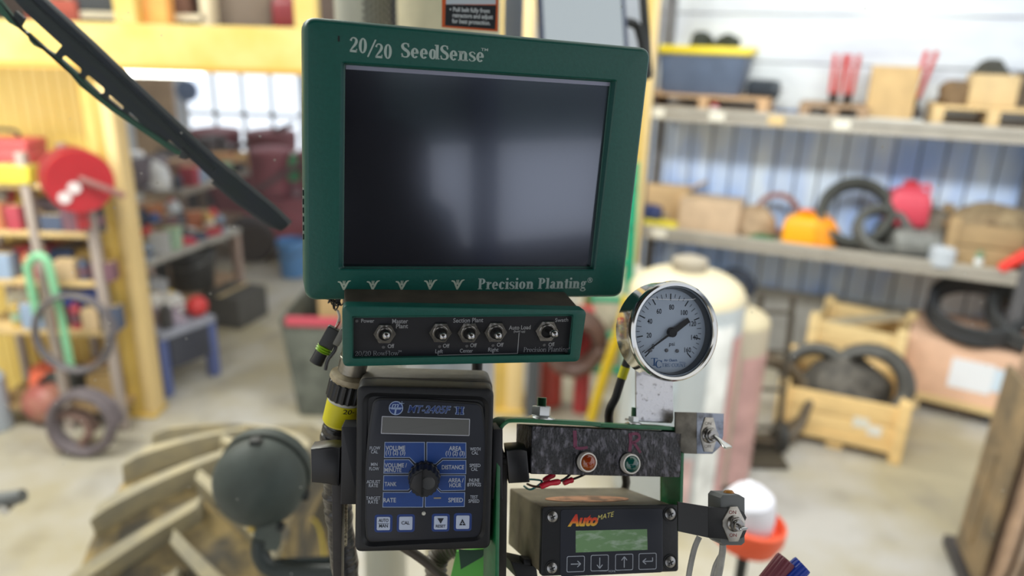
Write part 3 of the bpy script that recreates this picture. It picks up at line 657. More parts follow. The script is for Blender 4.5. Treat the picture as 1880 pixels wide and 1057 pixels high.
m.prism([tuple(tip + q * .0003), tuple(tip - q * .0003), tuple(ct - q * .0010), tuple(ct - q * .0026), tuple(tail - q * .0022), tuple(tail + q * .0022), tuple(ct + q * .0026), tuple(ct + q * .0010)][::-1], -.0068, -.006)
n_ = m.build('needle', mat((14, 16, 22), .5, spec=.15), t)
m = MB(); m.lathe([(.0042, -.0085), (.0042, -.0052), (.0036, -.0046)], 28, Matrix.Translation((ct.x, ct.y, 0))); m.build('needle_hub', mat((14, 16, 22), .5, spec=.15), n_)
m = MB(); a = D.loc(1191, 548, -.0035); b = D.loc(1276, 550, -.0035)
for qd in quadpath([(a[0], a[1] + .003), (a[0] + .003, a[1]), (b[0] - .003, b[1]), (b[0], b[1] + .003)], [.0005, .0005]): m.add([(*x, -.004) for x in qd], [[0, 1, 2, 3]])
m.build('liquid_line', mat((205, 210, 216), .2, spec=.8), t, smooth_=False)
GLASS = bpy.data.materials.new('clear_glass'); GLASS.use_nodes = True; n_ = GLASS.node_tree.nodes; l_ = GLASS.node_tree.links
for x in list(n_): n_.remove(x)
o_ = n_.new('ShaderNodeOutputMaterial'); mx = n_.new('ShaderNodeMixShader'); tr = n_.new('ShaderNodeBsdfTransparent'); gl = n_.new('ShaderNodeBsdfGlossy'); gl.inputs['Roughness'].default_value = .03; mx.inputs[0].default_value = .006
l_.new(tr.outputs[0], mx.inputs[1]); l_.new(gl.outputs[0], mx.inputs[2]); l_.new(mx.outputs[0], o_.inputs[0])
m = MB(); m.lathe([(r0 * .852, -.0028), (r0 * .852, -.0018)], 64); m.build('cover_glass', GLASS, t)
# gauge stem + its bracket
t = thing('gauge_bracket', 'bare bent steel strap standing under the pressure gauge', 'bracket', DL.T)
D = DL; m = MB()
sec = [Vector((0, .050, -.016)), Vector((0, .004, -.010)), Vector((0, .0012, -.009)), Vector((0, 0, -.011)), Vector((0, -.0002, -.03))]
a = D.loc(1168, 775, -.012); b = D.loc(1236, 777, -.012); base = (a[1] + b[1]) / 2
pts = [(a[0], b[0], D.loc(1170, 660, -.016)[1], -.016), (a[0], b[0], base + .005, -.012), (a[0] + .0005, b[0] - .0005, base + .0014, -.0125), (a[0] + .0008, b[0] - .0008, base + .0002, -.0145), (a[0] + .001, b[0] - .001, base + .0002, -.033)]
loops = []
for x0, x1, y, z in pts:
    loops.append([(x0, y, z), (x1, y, z), (x1, y - .0001, z - .0022), (x0, y - .0001, z - .0022)] if y > base + .001 else [(x0, y, z), (x1, y, z), (x1, y + .002, z), (x0, y + .002, z)])
m.loft(loops[:3]); m.box(((a[0] + b[0]) / 2, base + .0013, -.024), (b[0] - a[0], .0022, .02), .0006)
m.build('steel_strap', mat((186, 186, 190), .3, .9, c2=(120, 118, 118), scale=220, lo=.58, hi=.72, bump=.25), t)
m = MB(); m.tube([(0, 0, -.027), (0, 0, -.038)], .012, 20); m.build('gauge_stem', mat((170, 140, 80), .3, 1.0), bpy.data.objects['pressure_gauge'])
# air hose with yellow band
m = MB(); pth = smooth([DL.L3(1160, 640, -.035), DL.L3(1146, 680, -.045), DL.L3(1132, 725, -.05), DL.L3(1118, 775, -.06), DL.L3(1150, 885, -.10), DL.L3(1120, 925, -.14), DL.L3(1100, 990, -.15)], 6); m.tube(pth, .0042, 12)
t = thing('air_hose', 'black air hose with a yellow tape band running down behind the gauge', 'hose', DL.T)
m.build('hose', mat((28, 28, 30), .45), t); m = MB(); m.tube(pth[5:9], .0047, 12); m.build('yellow_band', mat((222, 214, 30), .45), t)

# --- steel bracket with toggle, top right
def toggle(parent, D, px, py, tipx, tipy, plate, txt, s_=1.0, z0=0, tipz=.022, bat=True, rot=0):
    u = D.scale(px, py) * s_; c = D.L3(px, py, z0); ca, sa = math.cos(R(rot)), math.sin(R(rot))
    rp_ = lambda q: [(c.x + (x * ca - y * sa) * u, c.y + (x * sa + y * ca) * u) for x, y in q]
    m = MB(); m.prism(rp_(plate), z0, z0 + .0012, .0003); sw = m.build('toggle_switch', mat((178, 174, 166), .35, .8, var=.15, scale=200), parent)
    m = MB(Matrix.Translation(c)); m.lathe([(13 * u, .001), (13 * u, .003), (11 * u, .004)], 28); m.prism(circ(12 * u, 0, 0, 6, 10), .003, .0065, .0006); m.lathe([(9 * u, .006), (9 * u, .009), (8 * u, .0098), (5 * u, .0098)], 24); m.build('collar_nut', mat((150, 148, 146), .25, 1.0), sw)
    m = MB(); a = c + Vector((0, 0, .008)); b = D.L3(tipx, tipy, tipz); d = (b - a).normalized(); q = Vector((1, .2, 0)).normalized(); q = (q - d * q.dot(d)).normalized() if bat else d.orthogonal().normalized(); o = d.cross(q)
    loops = []
    for k, (wa, wb) in ((0, (3.2, 3.2)), (.3, (3.4, 3.4)), (.5, (4.2, 3.2)), (.72, (6.5, 2.6)), (.95, (7.2, 2.6)), (1, (6.4, 1.8))):
        p = a.lerp(b, k); loops.append([p + q * wa * u * math.cos(2 * PI * i / 16) + o * wb * u * math.sin(2 * PI * i / 16) for i in range(16)])
    m.loft(loops); m.build('bat_lever', mat((205, 205, 205), .18, 1.0), sw)
    m = MB()
    for s2, dx, dy, wd, cp in txt:
        x_, y_ = dx, dy; D.text(m, s2, px + x_ - wd / 2, py + y_ + cp / 2, px + x_ + wd / 2, py + y_ + cp / 2, cp, z0 + .0014, bold=.0)
    return sw, m
t = thing('steel_switch_bracket', 'bare bent steel tab holding the bright on off toggle right of the indicator box', 'switch bracket', DL.T)
D = DL
m = MB(); q = [D.loc(*p, .0) for p in ((1240, 756), (1280, 757), (1280, 833), (1256, 832), (1250, 828), (1240, 800))]; m.prism(q[::-1] if area2(q) < 0 else q, -.0018, 0, .0003); m.build('mount_plate', mat((96, 92, 84), .4, .8, var=.3, scale=60), t)
pl = [(1279, 757), (1329, 759), (1328, 800), (1322, 820), (1308, 833), (1279, 833)]
m = MB(); q = [D.loc(*p, .0) for p in pl]; m.prism(q[::-1] if area2(q) < 0 else q, -.0018, .0002, .0004); m.build('switch_plate', mat((132, 138, 150), .3, .9, c2=(92, 94, 100), scale=70, lo=.45, hi=.65), t)
hexp = [(-7, 27), (8, 27), (15, 6), (15, -6), (8, -26), (-7, -26), (-14, -6), (-14, 6)]
sw, m = toggle(t, D, 1300, 798, 1338, 822, hexp, (('ON', 0, -21, 12, 6), ('OFF', 0, 21, 13, 6)), 1.0, .0002, .030)
m.build('plate_lettering', mat((120, 112, 104), .5), sw, smooth_=False)

# --- black strap with two way toggle
D = Dev(at=(1347, 955, .585), rot=frame_rot(14, .0, -.1)); DB = D
t = thing('black_switch_strap', 'black painted steel arm holding a double throw toggle right of the arrow key module', 'switch bracket', D.T)
m = MB()
x0 = D.loc(1300, 940)[0]
q = [D.loc(*p) for p in ((1300, 930), (1355, 934), (1366, 940), (1371, 950), (1366, 962), (1371, 974), (1366, 986), (1352, 991), (1300, 987))]; m.prism(q[::-1] if area2(q) < 0 else q, -.0018, 0, .0004)
m.build('front_arm', mat((14, 15, 16), .4, var=.2, scale=60), t)
m = MB(); a0 = D.L3(1301, 930, 0); a1 = D.L3(1301, 987, 0); b0 = D.L3(1245, 921, -.012); b1 = D.L3(1245, 975, -.012)
m.loft([[a0, a1, a1 + Vector((0, 0, -.0018)), a0 + Vector((0, 0, -.0018))], [b0, b1, b1 + Vector((0, 0, -.0018)), b0 + Vector((0, 0, -.0018))]]); m.build('rear_arm', mat((16, 17, 18), .35, c2=(44, 46, 46), scale=40, lo=.6, hi=.8), t)
m = MB(); q = [D.loc(*p, -.002) for p in ((1328, 908), (1358, 908), (1368, 914), (1368, 996), (1362, 1001), (1328, 1001), (1323, 996), (1323, 914))]; m.prism(q[::-1] if area2(q) < 0 else q, -.022, -.002, .001); m.build('switch_body', mat((98, 102, 102), .45), t)
m = MB(); c = D.L3(1338, 914, -.012); A = Matrix.Translation(c) @ Matrix.Rotation(R(-90), 4, 'X'); m.lathe([(.0048, 0), (.0052, .001), (.0045, .0024), (.0048, .0034)], 24, A); m.build('button_collar', mat((150, 140, 120), .3, 1.0), t)
m = MB(); m.lathe([(.0042, .0028), (.0044, .0045), (.003, .0062), (.0005, .0066)], 24, A); m.build('amber_button', mat((180, 120, 30), .3), t)
hexq = [(-6, 27), (7, 27), (21, 3), (21, -4), (8, -29), (-8, -29), (-20, -4), (-20, 5)]
sw, m = toggle(t, D, 1346, 960, 1366, 971, hexq, (('ON', -1, -20, 13, 6.5), ('ON', 0, 22, 13, 6.5)), 1.0, 0, .022)
m.build('plate_lettering', mat((150, 62, 58), .5), sw, smooth_=False)
CAB = mat((156, 156, 152), .4, var=.15, scale=80)
m = MB(); m.tube(smooth([D.L3(1327, 998, -.01), D.L3(1326, 1015, -.012), D.L3(1318, 1060, -.02), D.L3(1300, 1110, -.03)], 5), .0028, 10)
mesh_thing(m, 'switch_cable', CAB, 'thick pale grey cable hanging straight down from the double throw toggle', 'cable', D.T)
m = MB(); m.tube(smooth([D.L3(1284, 985, -.03), D.L3(1274, 1010, -.03), D.L3(1264, 1060, -.03), D.L3(1262, 1100, -.03)], 5), .0024, 10); m.tube(smooth([D.L3(1322, 1020, -.02), D.L3(1312, 1040, -.025), D.L3(1305, 1070, -.03)], 5), .0018, 10)
mesh_thing(m, 'signal_cable', CAB, 'thin pale grey cable curving down beside the arrow key module', 'cable', D.T)

# --- butt connectors and wires over the module
def wire(name, pts, r, c, label, cat='wire', rough=.4, dev=None, **k):
    m = MB(); m.tube(smooth([(dev or DL).L3(*p) for p in pts], 6), r, 10)
    return mesh_thing(m, name, mat(c, rough, **k), label, cat, (dev or DL).T)
for pts, lb in (([(992, 893, -.008), (1008, 887, -.008), (1028, 884, -.008)], 'lower left one of the red crimp connectors under the indicator box'),
                ([(1034, 886, -.014), (1043, 883, -.014), (1052, 880, -.014)], 'right hand red crimp connector under the indicator box'),
                ([(998, 883, -.02), (1008, 876, -.02), (1018, 870, -.02)], 'upper left red crimp connector tucked under the indicator box')):
    m = MB(); P = smooth([DL.L3(*p) for p in pts], 4); n = len(P); m.tube(P, .0022, 14, rs=[.0019 if (i in (0, n - 1)) else .0026 if i < n * .35 or i > n * .65 else .0023 for i in range(n)])
    mesh_thing(m, 'crimp_connector', mat((206, 32, 58), .35), lb, 'connector', DL.T)
wire('black_wire', [(1026, 884, -.008), (1038, 878, -.01), (1048, 868, -.015), (1050, 855, -.03)], .0011, (26, 24, 26), 'black wire joining the lower red crimp connector')
wire('black_wire', [(1050, 880, -.014), (1066, 874, -.02), (1082, 866, -.03)], .0010, (30, 28, 28), 'black wire leaving the right hand red crimp connector')
wire('brown_wire', [(968, 888, -.03), (978, 892, -.02), (994, 894, -.008)], .0010, (88, 60, 50), 'brown wire running from the clamp knob to the red connectors')
wire('teal_wire', [(962, 892, -.04), (975, 898, -.03), (995, 884, -.03), (980, 880, -.035), (955, 880, -.04)], .0009, (24, 120, 116), 'thin teal wire looped beneath the indicator box')

# --- connectors and harness left of the consoles
A0 = DS.L3(648, 664, -.045); A1 = DT.T.inverted() @ DS.T @ A0
axis_t = W(652, 655, .63); axis_b = W(622, 776, .645)
z_ = (axis_b - axis_t).normalized(); x_ = z_.orthogonal().normalized(); y_ = z_.cross(x_)
TT = Matrix((x_, y_, z_)).transposed().to_4x4(); TT.translation = axis_t
t = thing('round_plug', 'round black and chrome harness plug with yellow label left of the rate console', 'connector', TT)
ln = (axis_b - axis_t).length; u = .64 / F
def seg(name, a, b, prof, mt, n=40):
    m = MB(); m.lathe([(r_ * u, ln * (a + (b - a) * k)) for r_, k in prof], n); return m.build(name, mt, t)
seg('metal_sleeve', -.1, .30, [(26, 0), (26, .25), (27.5, .27), (27.5, .32), (26, .35), (25, 1)], mat((150, 146, 136), .3, .8, var=.3, scale=60))
seg('washer_flange', .22, .36, [(26, 0), (36, .3), (37, .7), (33, 1)], mat((170, 158, 132), .5, .2, var=.3, scale=60))
m = MB(); L = []
for k, rr in ((.34, 32), (.36, 34), (.60, 34), (.62, 31)):
    L.append([((rr + (1.6 if (i // 2) % 2 else -.6)) * u * math.cos(2 * PI * i / 72), (rr + (1.6 if (i // 2) % 2 else -.6)) * u * math.sin(2 * PI * i / 72), ln * k) for i in range(72)])
m.loft(L); m.build('grip_ring', mat((28, 29, 30), .4), t)
seg('white_sleeve', .60, .70, [(30, 0), (30.5, 1)], mat((206, 206, 196), .5))
seg('yellow_label', .66, 1.0, [(31, 0), (31, .9), (28, 1)], mat((226, 216, 22), .45))
m = MB(); c = TT.inverted() @ W(642, 764, .627)
ang = math.atan2(c.y, c.x)
vs, fs, asp = sans('20-', .01); 
cz = c.z; h_ = 9 * u; wdt = 22 * u; rr = 31.4 * u
# text baseline runs round the sleeve
TI = TT.inverted().to_3x3(); right_l = (TI @ (C2W @ Vector((1, 0, 0)))); sgn = 1 if (Vector((-math.sin(ang), math.cos(ang), 0)).dot(right_l)) > 0 else -1
m.add([(rr * math.cos(ang + sgn * (x - .5) * wdt / rr), rr * math.sin(ang + sgn * (x - .5) * wdt / rr), cz - y * h_) for x, y in vs], fs); m.build('label_lettering', mat((30, 30, 30), .6), t, smooth_=False)
m = MB(); P = smooth([W(623, 770, .655), W(617, 792, .66), W(613, 815, .665), W(620, 850, .67), W(618, 905, .68), W(624, 960, .69), W(640, 1100, .70)], 8)
m.tube(P, .012, 20, rs=[.0125 + .0012 * math.sin(i * 1.9) * math.cos(i * .7) for i in range(len(P))])
mesh_thing(m, 'wrapped_harness', mat((24, 24, 26), .3, bump=1.0, bscale=60, spec=.7, stretch=(1, 1, 3)), 'black tape wrapped cable harness dropping below the yellow labelled plug', 'cable')
m = MB(); m.tube(smooth([W(625, 885, .655), W(626, 925, .655), W(625, 1000, .66)], 5), .006, 14)
BR = mat((176, 166, 140), .6, c2=(84, 78, 66), scale=420, lo=.45, hi=.55); mesh_thing(m, 'braided_cable', BR, 'tan braided cable showing left of the rate console', 'cable')
# mesh sleeve under monitor
m = MB(); c0 = W(618, 548, .66)
for k in range(16):
    a = rnd.uniform(0, 6.28); P = []
    bx = rnd.uniform(-20, 14); ln_ = rnd.uniform(8, 20) if bx < -4 else rnd.uniform(16, 30)
    for i in range(9):
        s_ = i / 8; P.append(W(618 + bx * (1 - .6 * s_) + 5 * math.sin(a + s_ * 5), 540 + ln_ * math.sin(s_ * PI), .655 + .008 * math.cos(a + s_ * 7)))
    m.tube(P, .0007, 6)
mesh_thing(m, 'mesh_sleeving', mat((20, 20, 20), .5), 'frayed black mesh sleeving poking out under the monitor corner', 'cable')
m = MB(); m.tube(smooth([W(620, 570, .655), W(623, 582, .65), W(619, 596, .65), W(614, 606, .645)], 5), .0012, 8); mesh_thing(m, 'white_wire', mat((206, 198, 184), .5), 'short white wire entering the square grey connector', 'wire')
m = MB(); m.tube(smooth([W(624, 580, .655), W(623, 592, .65), W(617, 602, .645)], 5), .0009, 8); mesh_thing(m, 'red_wire', mat((170, 52, 36), .5), 'short red wire entering the square grey connector', 'wire')
# weather pack connectors
p0 = W(617, 600, .645); p1 = W(580, 668, .645); z_ = (p1 - p0).normalized(); y_ = (CAM - p0).normalized(); y_ = (y_ - z_ * y_.dot(z_)).normalized(); x_ = y_.cross(z_)
TT = Matrix((x_, y_, z_)).transposed().to_4x4(); TT.translation = p0; ln = (p1 - p0).length
t = thing('sealed_connector', 'black and grey sealed connector with lime green seal hanging left of the switch box', 'connector', TT)
m = MB(); m.box((.0, 0, ln * .28), (.013, .012, ln * .5), .001); m.build('socket_shell', mat((48, 50, 50), .45), t)
m = MB(); m.box((.007, .001, ln * .16), (.006, .013, ln * .42), .0012); m.box((.0085, .004, ln * .28), (.003, .006, ln * .12)); m.build('latch_shell', mat((122, 122, 114), .45), t)
m = MB(); m.lathe([(.0062, ln * .52), (.0072, ln * .54), (.0062, ln * .57), (.0074, ln * .60), (.0062, ln * .63), (.0072, ln * .66), (.006, ln * .68)], 24); m.build('seal', mat((140, 186, 40), .45), t)
m = MB(); m.lathe([(.0055, ln * .66), (.0058, ln * .98), (.005, ln * 1.0)], 24); m.build('plug_barrel', mat((34, 35, 36), .45), t)
p0 = W(612, 625, .65); T2 = TT.copy(); T2.translation = p0
t = thing('latch_plug', 'dark grey latching plug beside the lime sealed connector', 'connector', T2)
m = MB(); m.box((-.004, 0, .012), (.012, .012, .026), .0015); m.build('plug_body', mat((58, 60, 64), .45), t)
m = MB(); m.tube(smooth([(.003, .006, -.002), (.0052, .007, .006), (.004, .007, .016), (.006, .005, .025)], 5), .0016, 8); m.build('latch_arm', mat((70, 72, 76), .4), t)

# blue and maroon hose ends at the lower right
for a, b, c, lb in (((1405, 1075), (1444, 1026), (118, 58, 70), 'maroon ribbed plastic plug tip beside the blue one'), ((1424, 1082), (1474, 1036), (26, 58, 160), 'blue ribbed plastic plug tip in front of the maroon one')):
    A_ = W(*a, .66); B_ = W(*b, .66); z_ = (B_ - A_).normalized(); x_ = z_.orthogonal().normalized(); T_ = Matrix((x_, z_.cross(x_), z_)).transposed().to_4x4(); T_.translation = A_; ln = (B_ - A_).length
    m = MB(); rr = .0085; L = []
    for k, s_ in ((-.6, 1), (.0, 1), (.93, 1), (1.0, .93)): L.append([((rr + (.0006 if i % 4 < 2 else 0)) * s_ * math.cos(2 * PI * i / 64), (rr + (.0006 if i % 4 < 2 else 0)) * s_ * math.sin(2 * PI * i / 64), ln * k) for i in range(64)])
    L.append([(rr * .6 * math.cos(2 * PI * i / 64), rr * .6 * math.sin(2 * PI * i / 64), ln * 1.0) for i in range(64)]); L.append([(rr * .55 * math.cos(2 * PI * i / 64), rr * .55 * math.sin(2 * PI * i / 64), ln * .8) for i in range(64)])
    m.loft(L); mesh_thing(m, 'plug_tip', mat(c, .35), lb, 'plug', T_)

# green cab frame piece, conduit, dark cable below the consoles
m = MB()
for pts, z0 in ((((838, 1012), (905, 1005), (900, 1080), (822, 1080)), .70), (((908, 905), (930, 900), (928, 1080), (905, 1080)), .69)):
    P = [W(*p, z0) for p in pts]; nrm = (P[1] - P[0]).cross(P[3] - P[0]).normalized() * .004
    if nrm.dot(CAM - P[0]) > 0: nrm = -nrm
    m.loft([[p for p in P], [p + nrm for p in P]])
mesh_thing(m, 'cab_frame_plate', mat((86, 176, 62), .4, var=.15, scale=15), 'bright green painted steel plate between the rate console and arrow key module', 'bracket')
P = [W(*p, .685) for p in ((842, 1008), (892, 1010), (886, 1022), (846, 1045))]; m = MB(); nn = (CAM - P[0]).normalized() * .01; m.loft([P, [p - nn for p in P]]); mesh_thing(m, 'gusset', mat((20, 66, 44), .5), 'dark green gusset just below the rate console', 'bracket')
m = MB(); P = smooth([W(842, 1000, .73), W(815, 1010, .73), W(802, 1030, .73), W(800, 1080, .73)], 9)
m.tube(P, .011, 16, rs=[.0115 if i % 2 else .0095 for i in range(len(P))]); mesh_thing(m, 'corrugated_conduit', mat((104, 98, 88), .5), 'grey corrugated conduit elbow below the rate console', 'conduit')
m = MB(); m.tube(smooth([W(735, 1000, .71), W(780, 1030, .71), W(830, 1075, .71)], 5), .0045, 12); mesh_thing(m, 'dark_rod', mat((74, 66, 56), .5), 'dark rod slanting down beneath the rate console', 'rod')

# post that carries monitor, switch box and console, hidden behind them
t = thing('console_mast', 'black tube mast behind the monitor and rate console that carries them', 'mast')
m = MB(); m.tube(smooth([W(878, 300, .73), W(878, 600, .745), W(868, 860, .75), W(860, 980, .76)], 4), .0055, 16); m.build('mast_tube', DULL, t)
m = MB(); m.tube([W(878, 300, .73), W(878, 300, .63)], .010, 12); m.build('clamp_arm', DULL, t)
m = MB(); m.tube([W(868, 850, .75), W(860, 850, .675)], .010, 12); m.build('clamp_arm', DULL, t)

# ============================================================ THE SHOP
# shelf wall frame: u runs along the wall to the right, n comes out of the wall, z up
WU = (C2W @ cv(-3700, -60)); WU = -Vector((WU.x, WU.y, 0)).normalized(); WU = Matrix.Rotation(R(-6.5), 3, 'Z') @ WU; WN = Vector((WU.y, -WU.x, 0))
if WN.y > 0: WN = -WN
WO = G(1400, 640); WO.z = 0
WANG = math.atan2(WU.y, WU.x)
def WP(u, n, z): return WO + WU * u + WN * n + Vector((0, 0, z))
def WQ(px, py, n):
    r = ray(px, py); o = WO + WN * n; t_ = (o - CAM).dot(WN) / r.dot(WN); p = CAM + r * t_; return ((p - WO).dot(WU), p.z)
WT = Matrix((WU, -WN, Vector((0, 0, 1)))).transposed().to_4x4(); WT.translation = WO   # local x = u, y = -n, z up

FLOORM = mat((166, 156, 130), .5, c2=(182, 178, 172), scale=.9, lo=.4, hi=.6, bump=.15, bscale=40, detail=8)
n_ = FLOORM.node_tree.nodes; l_ = FLOORM.node_tree.links
b_ = n_['Principled BSDF']; src = b_.inputs['Base Color'].links[0].from_socket
nz = n_.new('ShaderNodeTexNoise'); nz.inputs['Scale'].default_value = 2.6; nz.inputs['Detail'].default_value = 9; tcc = n_.new('ShaderNodeTexCoord'); l_.new(tcc.outputs['Object'], nz.inputs['Vector'])
mr = n_.new('ShaderNodeMapRange'); mr.inputs[1].default_value = .52; mr.inputs[2].default_value = .72; mr.inputs[4].default_value = .55; l_.new(nz.outputs['Fac'], mr.inputs[0])
mx = n_.new('ShaderNodeMix'); mx.data_type = 'RGBA'; l_.new(mr.outputs[0], mx.inputs[0]); l_.new(src, mx.inputs[6]); mx.inputs[7].default_value = lin((128, 122, 112)); l_.new(mx.outputs[2], b_.inputs['Base Color'])
m = MB(); m.box((0, 3, -.05), (20, 22, .1)); structure(m, 'floor', FLOORM)
# ribbed sheet wall behind the shelves
SHEET = mat((166, 196, 252), .35, c2=(234, 244, 255), scale=1.6, lo=.4, hi=.58, stretch=(1, 1, .4), detail=3)
def ribbed(u0, u1, z0, z1, pitch, depth, y=0.0, rib=.25):
    m = MB(); n = int((u1 - u0) / pitch); f_ = [(u0, y)]
    for i in range(n):
        a = u0 + i * pitch; f_ += [(a + pitch * (1 - rib) * .98, y), (a + pitch * (1 - rib * .8), y - depth), (a + pitch * (1 - rib * .25), y - depth), (a + pitch * .999, y)]
    poly = f_ + [(u0 + n * pitch, y + .03), (u0, y + .03)]
    m.prism(poly, z0, z1); return m
def sheets(u0, u1, z0, z1, gap=.014, pitch=.17):
    m = MB(); n = int((u1 - u0) / pitch)
    for i in range(n):
        a = u0 + i * pitch; w_ = pitch - gap
        m.prism([(a, 0), (a + w_ * .2, -.007), (a + w_ * .8, -.007), (a + w_, 0), (a + w_, .03), (a, .03)], z0, z1)
    return m
m = MB(); m.box((1.35, .06, 2.4), (5.3, .04, 4.3)); o = m.build('trim_2', mat((60, 70, 100), .7)); o.matrix_world = WT; o['kind'] = 'structure'
m = sheets(-1.3, 4.0, .55, 2.02); m.T = Matrix.Identity(4); o = m.build('wall_right', SHEET, None, smooth_=False); o.matrix_world = WT; o['kind'] = 'structure'
m = MB(); [m.box((1.35, 0, z), (5.3, .03, .34)) for z in (2.2, 2.55, 2.9, 3.25, 3.6, 3.95)]; o = m.build('wall_right_upper', mat((186, 190, 204), .4, c2=(224, 228, 230), scale=.8, lo=.4, hi=.6, stretch=(.4, 1, 2)), None, smooth_=False); o.matrix_world = WT; o['kind'] = 'structure'
m = MB(); m.box((1.35, -.0, .28), (5.3, .06, .56)); o = m.build('trim_1', mat((168, 166, 162), .7, var=.15, scale=6)); o.matrix_world = WT; o['kind'] = 'structure'
# far room walls
YF = 11.5
m = MB(); m.box((-3, YF, 2.6), (16, .1, 5.2)); structure(m, 'wall_back', mat((214, 220, 232), .6, var=.05, scale=2))
m = MB(); m.box((-8.2, 4, 2.6), (.1, 16, 5.2)); structure(m, 'wall_left', mat((200, 196, 184), .7, var=.05, scale=2))
# bright window in the back wall
a = V(340, 150, YF - .06); b = V(560, 290, YF - .06)
m = MB(); m.box(((a.x + b.x) / 2, YF - .08, (a.z + b.z) / 2 + .1), (abs(b.x - a.x), .04, abs(a.z - b.z) + .2)); wd = m.build('window_1', mat((236, 242, 255), .4, emit=1.1)); wd['kind'] = 'structure'
m = MB()
for k in range(5): m.box((a.x + (b.x - a.x) * k / 4, YF - .11, (a.z + b.z) / 2 + .1), (.06, .04, abs(a.z - b.z) + .25))
for z_ in (a.z + .2, b.z, (a.z + b.z) / 2 + .1): m.box(((a.x + b.x) / 2, YF - .11, z_), (abs(b.x - a.x), .04, .06))
m.build('window_frame', mat((214, 216, 220), .5), wd)

# --- mezzanine, posts and yellow siding
YP = G(265, 755).y
YEL = mat((212, 178, 84), .5, scale=3, c2=(222, 200, 128), lo=.3, hi=.7)
YELD = mat((204, 170, 84), .5, var=.1, scale=5)
Ym = YP - .1
def zrow(px, py, Y): return V(px, py, Y).z
zb = zrow(300, 131, Ym); zt_ = zrow(300, 44, Ym)
xr = V(600, 90, Ym).x
t = thing('mezzanine', 'yellow painted mezzanine edge beam crossing the upper left', 'mezzanine', (0, Ym, zb))
m = MB(); m.box(((-7.5 + xr) / 2, .05, (zt_ - zb) / 2), (xr + 7.5, .1, zt_ - zb), .004); m.build('fascia_beam', YEL, t)
m = MB(); m.box(((-7.5 + xr) / 2, .05, .015), (xr + 7.5, .16, .03)); m.build('bottom_flange', mat((196, 152, 60), .5), t)
m = MB(); m.box(((xr - 7.5) / 2, 1.4, .2), (xr + 7.5, 2.6, .06)); m.build('deck', mat((120, 96, 62), .7, var=.2, scale=4), t)
m = MB(); m.box(((xr - 7.6) / 2, Ym + 2.2 + .6, zt_ + 1.0), (xr + 7.6, .06, 2.2)); structure(m, 'wall_mezzanine', mat((58, 46, 40), .8, var=.3, scale=2))
for px, lb in ((226, 'yellow steel riser standing on the beam above the hose reel'), (558, 'yellow riser on the mezzanine beam just left of the monitor')):
    p = V(px, 20, Ym); m = MB(); m.box((0, 0, .5), (.12, .1, 1.0), .004); mesh_thing(m, 'riser_post', YEL, lb, 'post', (p.x, Ym + .06, zt_))
# posts
def post(px, wpx, Y, col_, label, nm='steel_post', top=None, lean=0):
    p = V(px, 600, Y); dist = (p - CAM).dot(C2W @ Vector((0, 0, 1))); wd_ = wpx / F * dist
    t = thing(nm, label, 'post', (p.x, Y, 0)); h_ = top or zb
    m = MB(); m.box((0, 0, h_ / 2), (wd_ * .25, wd_ * .7, h_)); m.build('web', col_, t)
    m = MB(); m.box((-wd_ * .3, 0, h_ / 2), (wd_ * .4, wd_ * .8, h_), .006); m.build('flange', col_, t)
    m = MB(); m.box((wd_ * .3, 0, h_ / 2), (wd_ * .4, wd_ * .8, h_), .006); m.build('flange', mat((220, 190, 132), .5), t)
    m = MB(); m.box((0, 0, .01), (wd_ * 1.1, wd_ * 1.05, .02), .003); m.build('base_plate', YELD, t)
    return t
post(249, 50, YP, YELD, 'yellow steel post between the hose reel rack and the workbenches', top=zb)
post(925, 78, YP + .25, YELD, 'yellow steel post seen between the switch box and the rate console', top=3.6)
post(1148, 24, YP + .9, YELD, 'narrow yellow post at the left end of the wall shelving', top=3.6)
p = V(978, 700, YP + .1); m = MB(); m.box((0, 0, 1.6), (.09, .09, 3.2), .006); mesh_thing(m, 'door_jamb_post', mat((72, 76, 82), .5), 'dark grey post just right of the centre yellow post', 'post', (p.x, YP + .1, 0))
# siding
x0 = V(-90, 300, YP + .25).x; x1 = V(208, 300, YP + .25).x
m = MB(); n = 14; f_ = []
for i in range(n):
    a = x0 + (x1 - x0) * i / n; d_ = (x1 - x0) / n; f_ += [(a, 0), (a + d_ * .7, 0), (a + d_ * .8, -.008), (a + d_ * .9, -.008)]
m.prism(f_ + [(x1, 0), (x1, .04), (x0, .04)], 0, zb); o = m.build('wall_yellow', mat((240, 204, 100), .45, c2=(244, 216, 132), scale=2, lo=.3, hi=.7), smooth_=False); o.location = (0, YP + .25, 0); o['kind'] = 'structure'
# tube light
p = V(296, 134, YP + .5); t = thing('tube_light', 'lit fluorescent tube fixture hanging under the mezzanine beam', 'lamp', (p.x, YP + .5, p.z))
dist = (p - CAM).dot(C2W @ Vector((0, 0, 1))); L_ = 150 / F * dist
m = MB(); m.box((0, 0, .05), (L_, .1, .03), .004); m.build('fixture_body', mat((200, 200, 196), .4), t)
for s_ in (-1, 1): m = MB(); m.tube([(s_ * L_ * .4, 0, .06), (s_ * L_ * .4, 0, zb + .18 - p.z)], .006, 6); m.build('hanger_rod', STEEL, t)
m = MB(); m.tube([(-L_ / 2, 0, 0), (L_ / 2, 0, 0)], .028, 14); m.build('tube', mat((255, 250, 240), .4, emit=6), t)

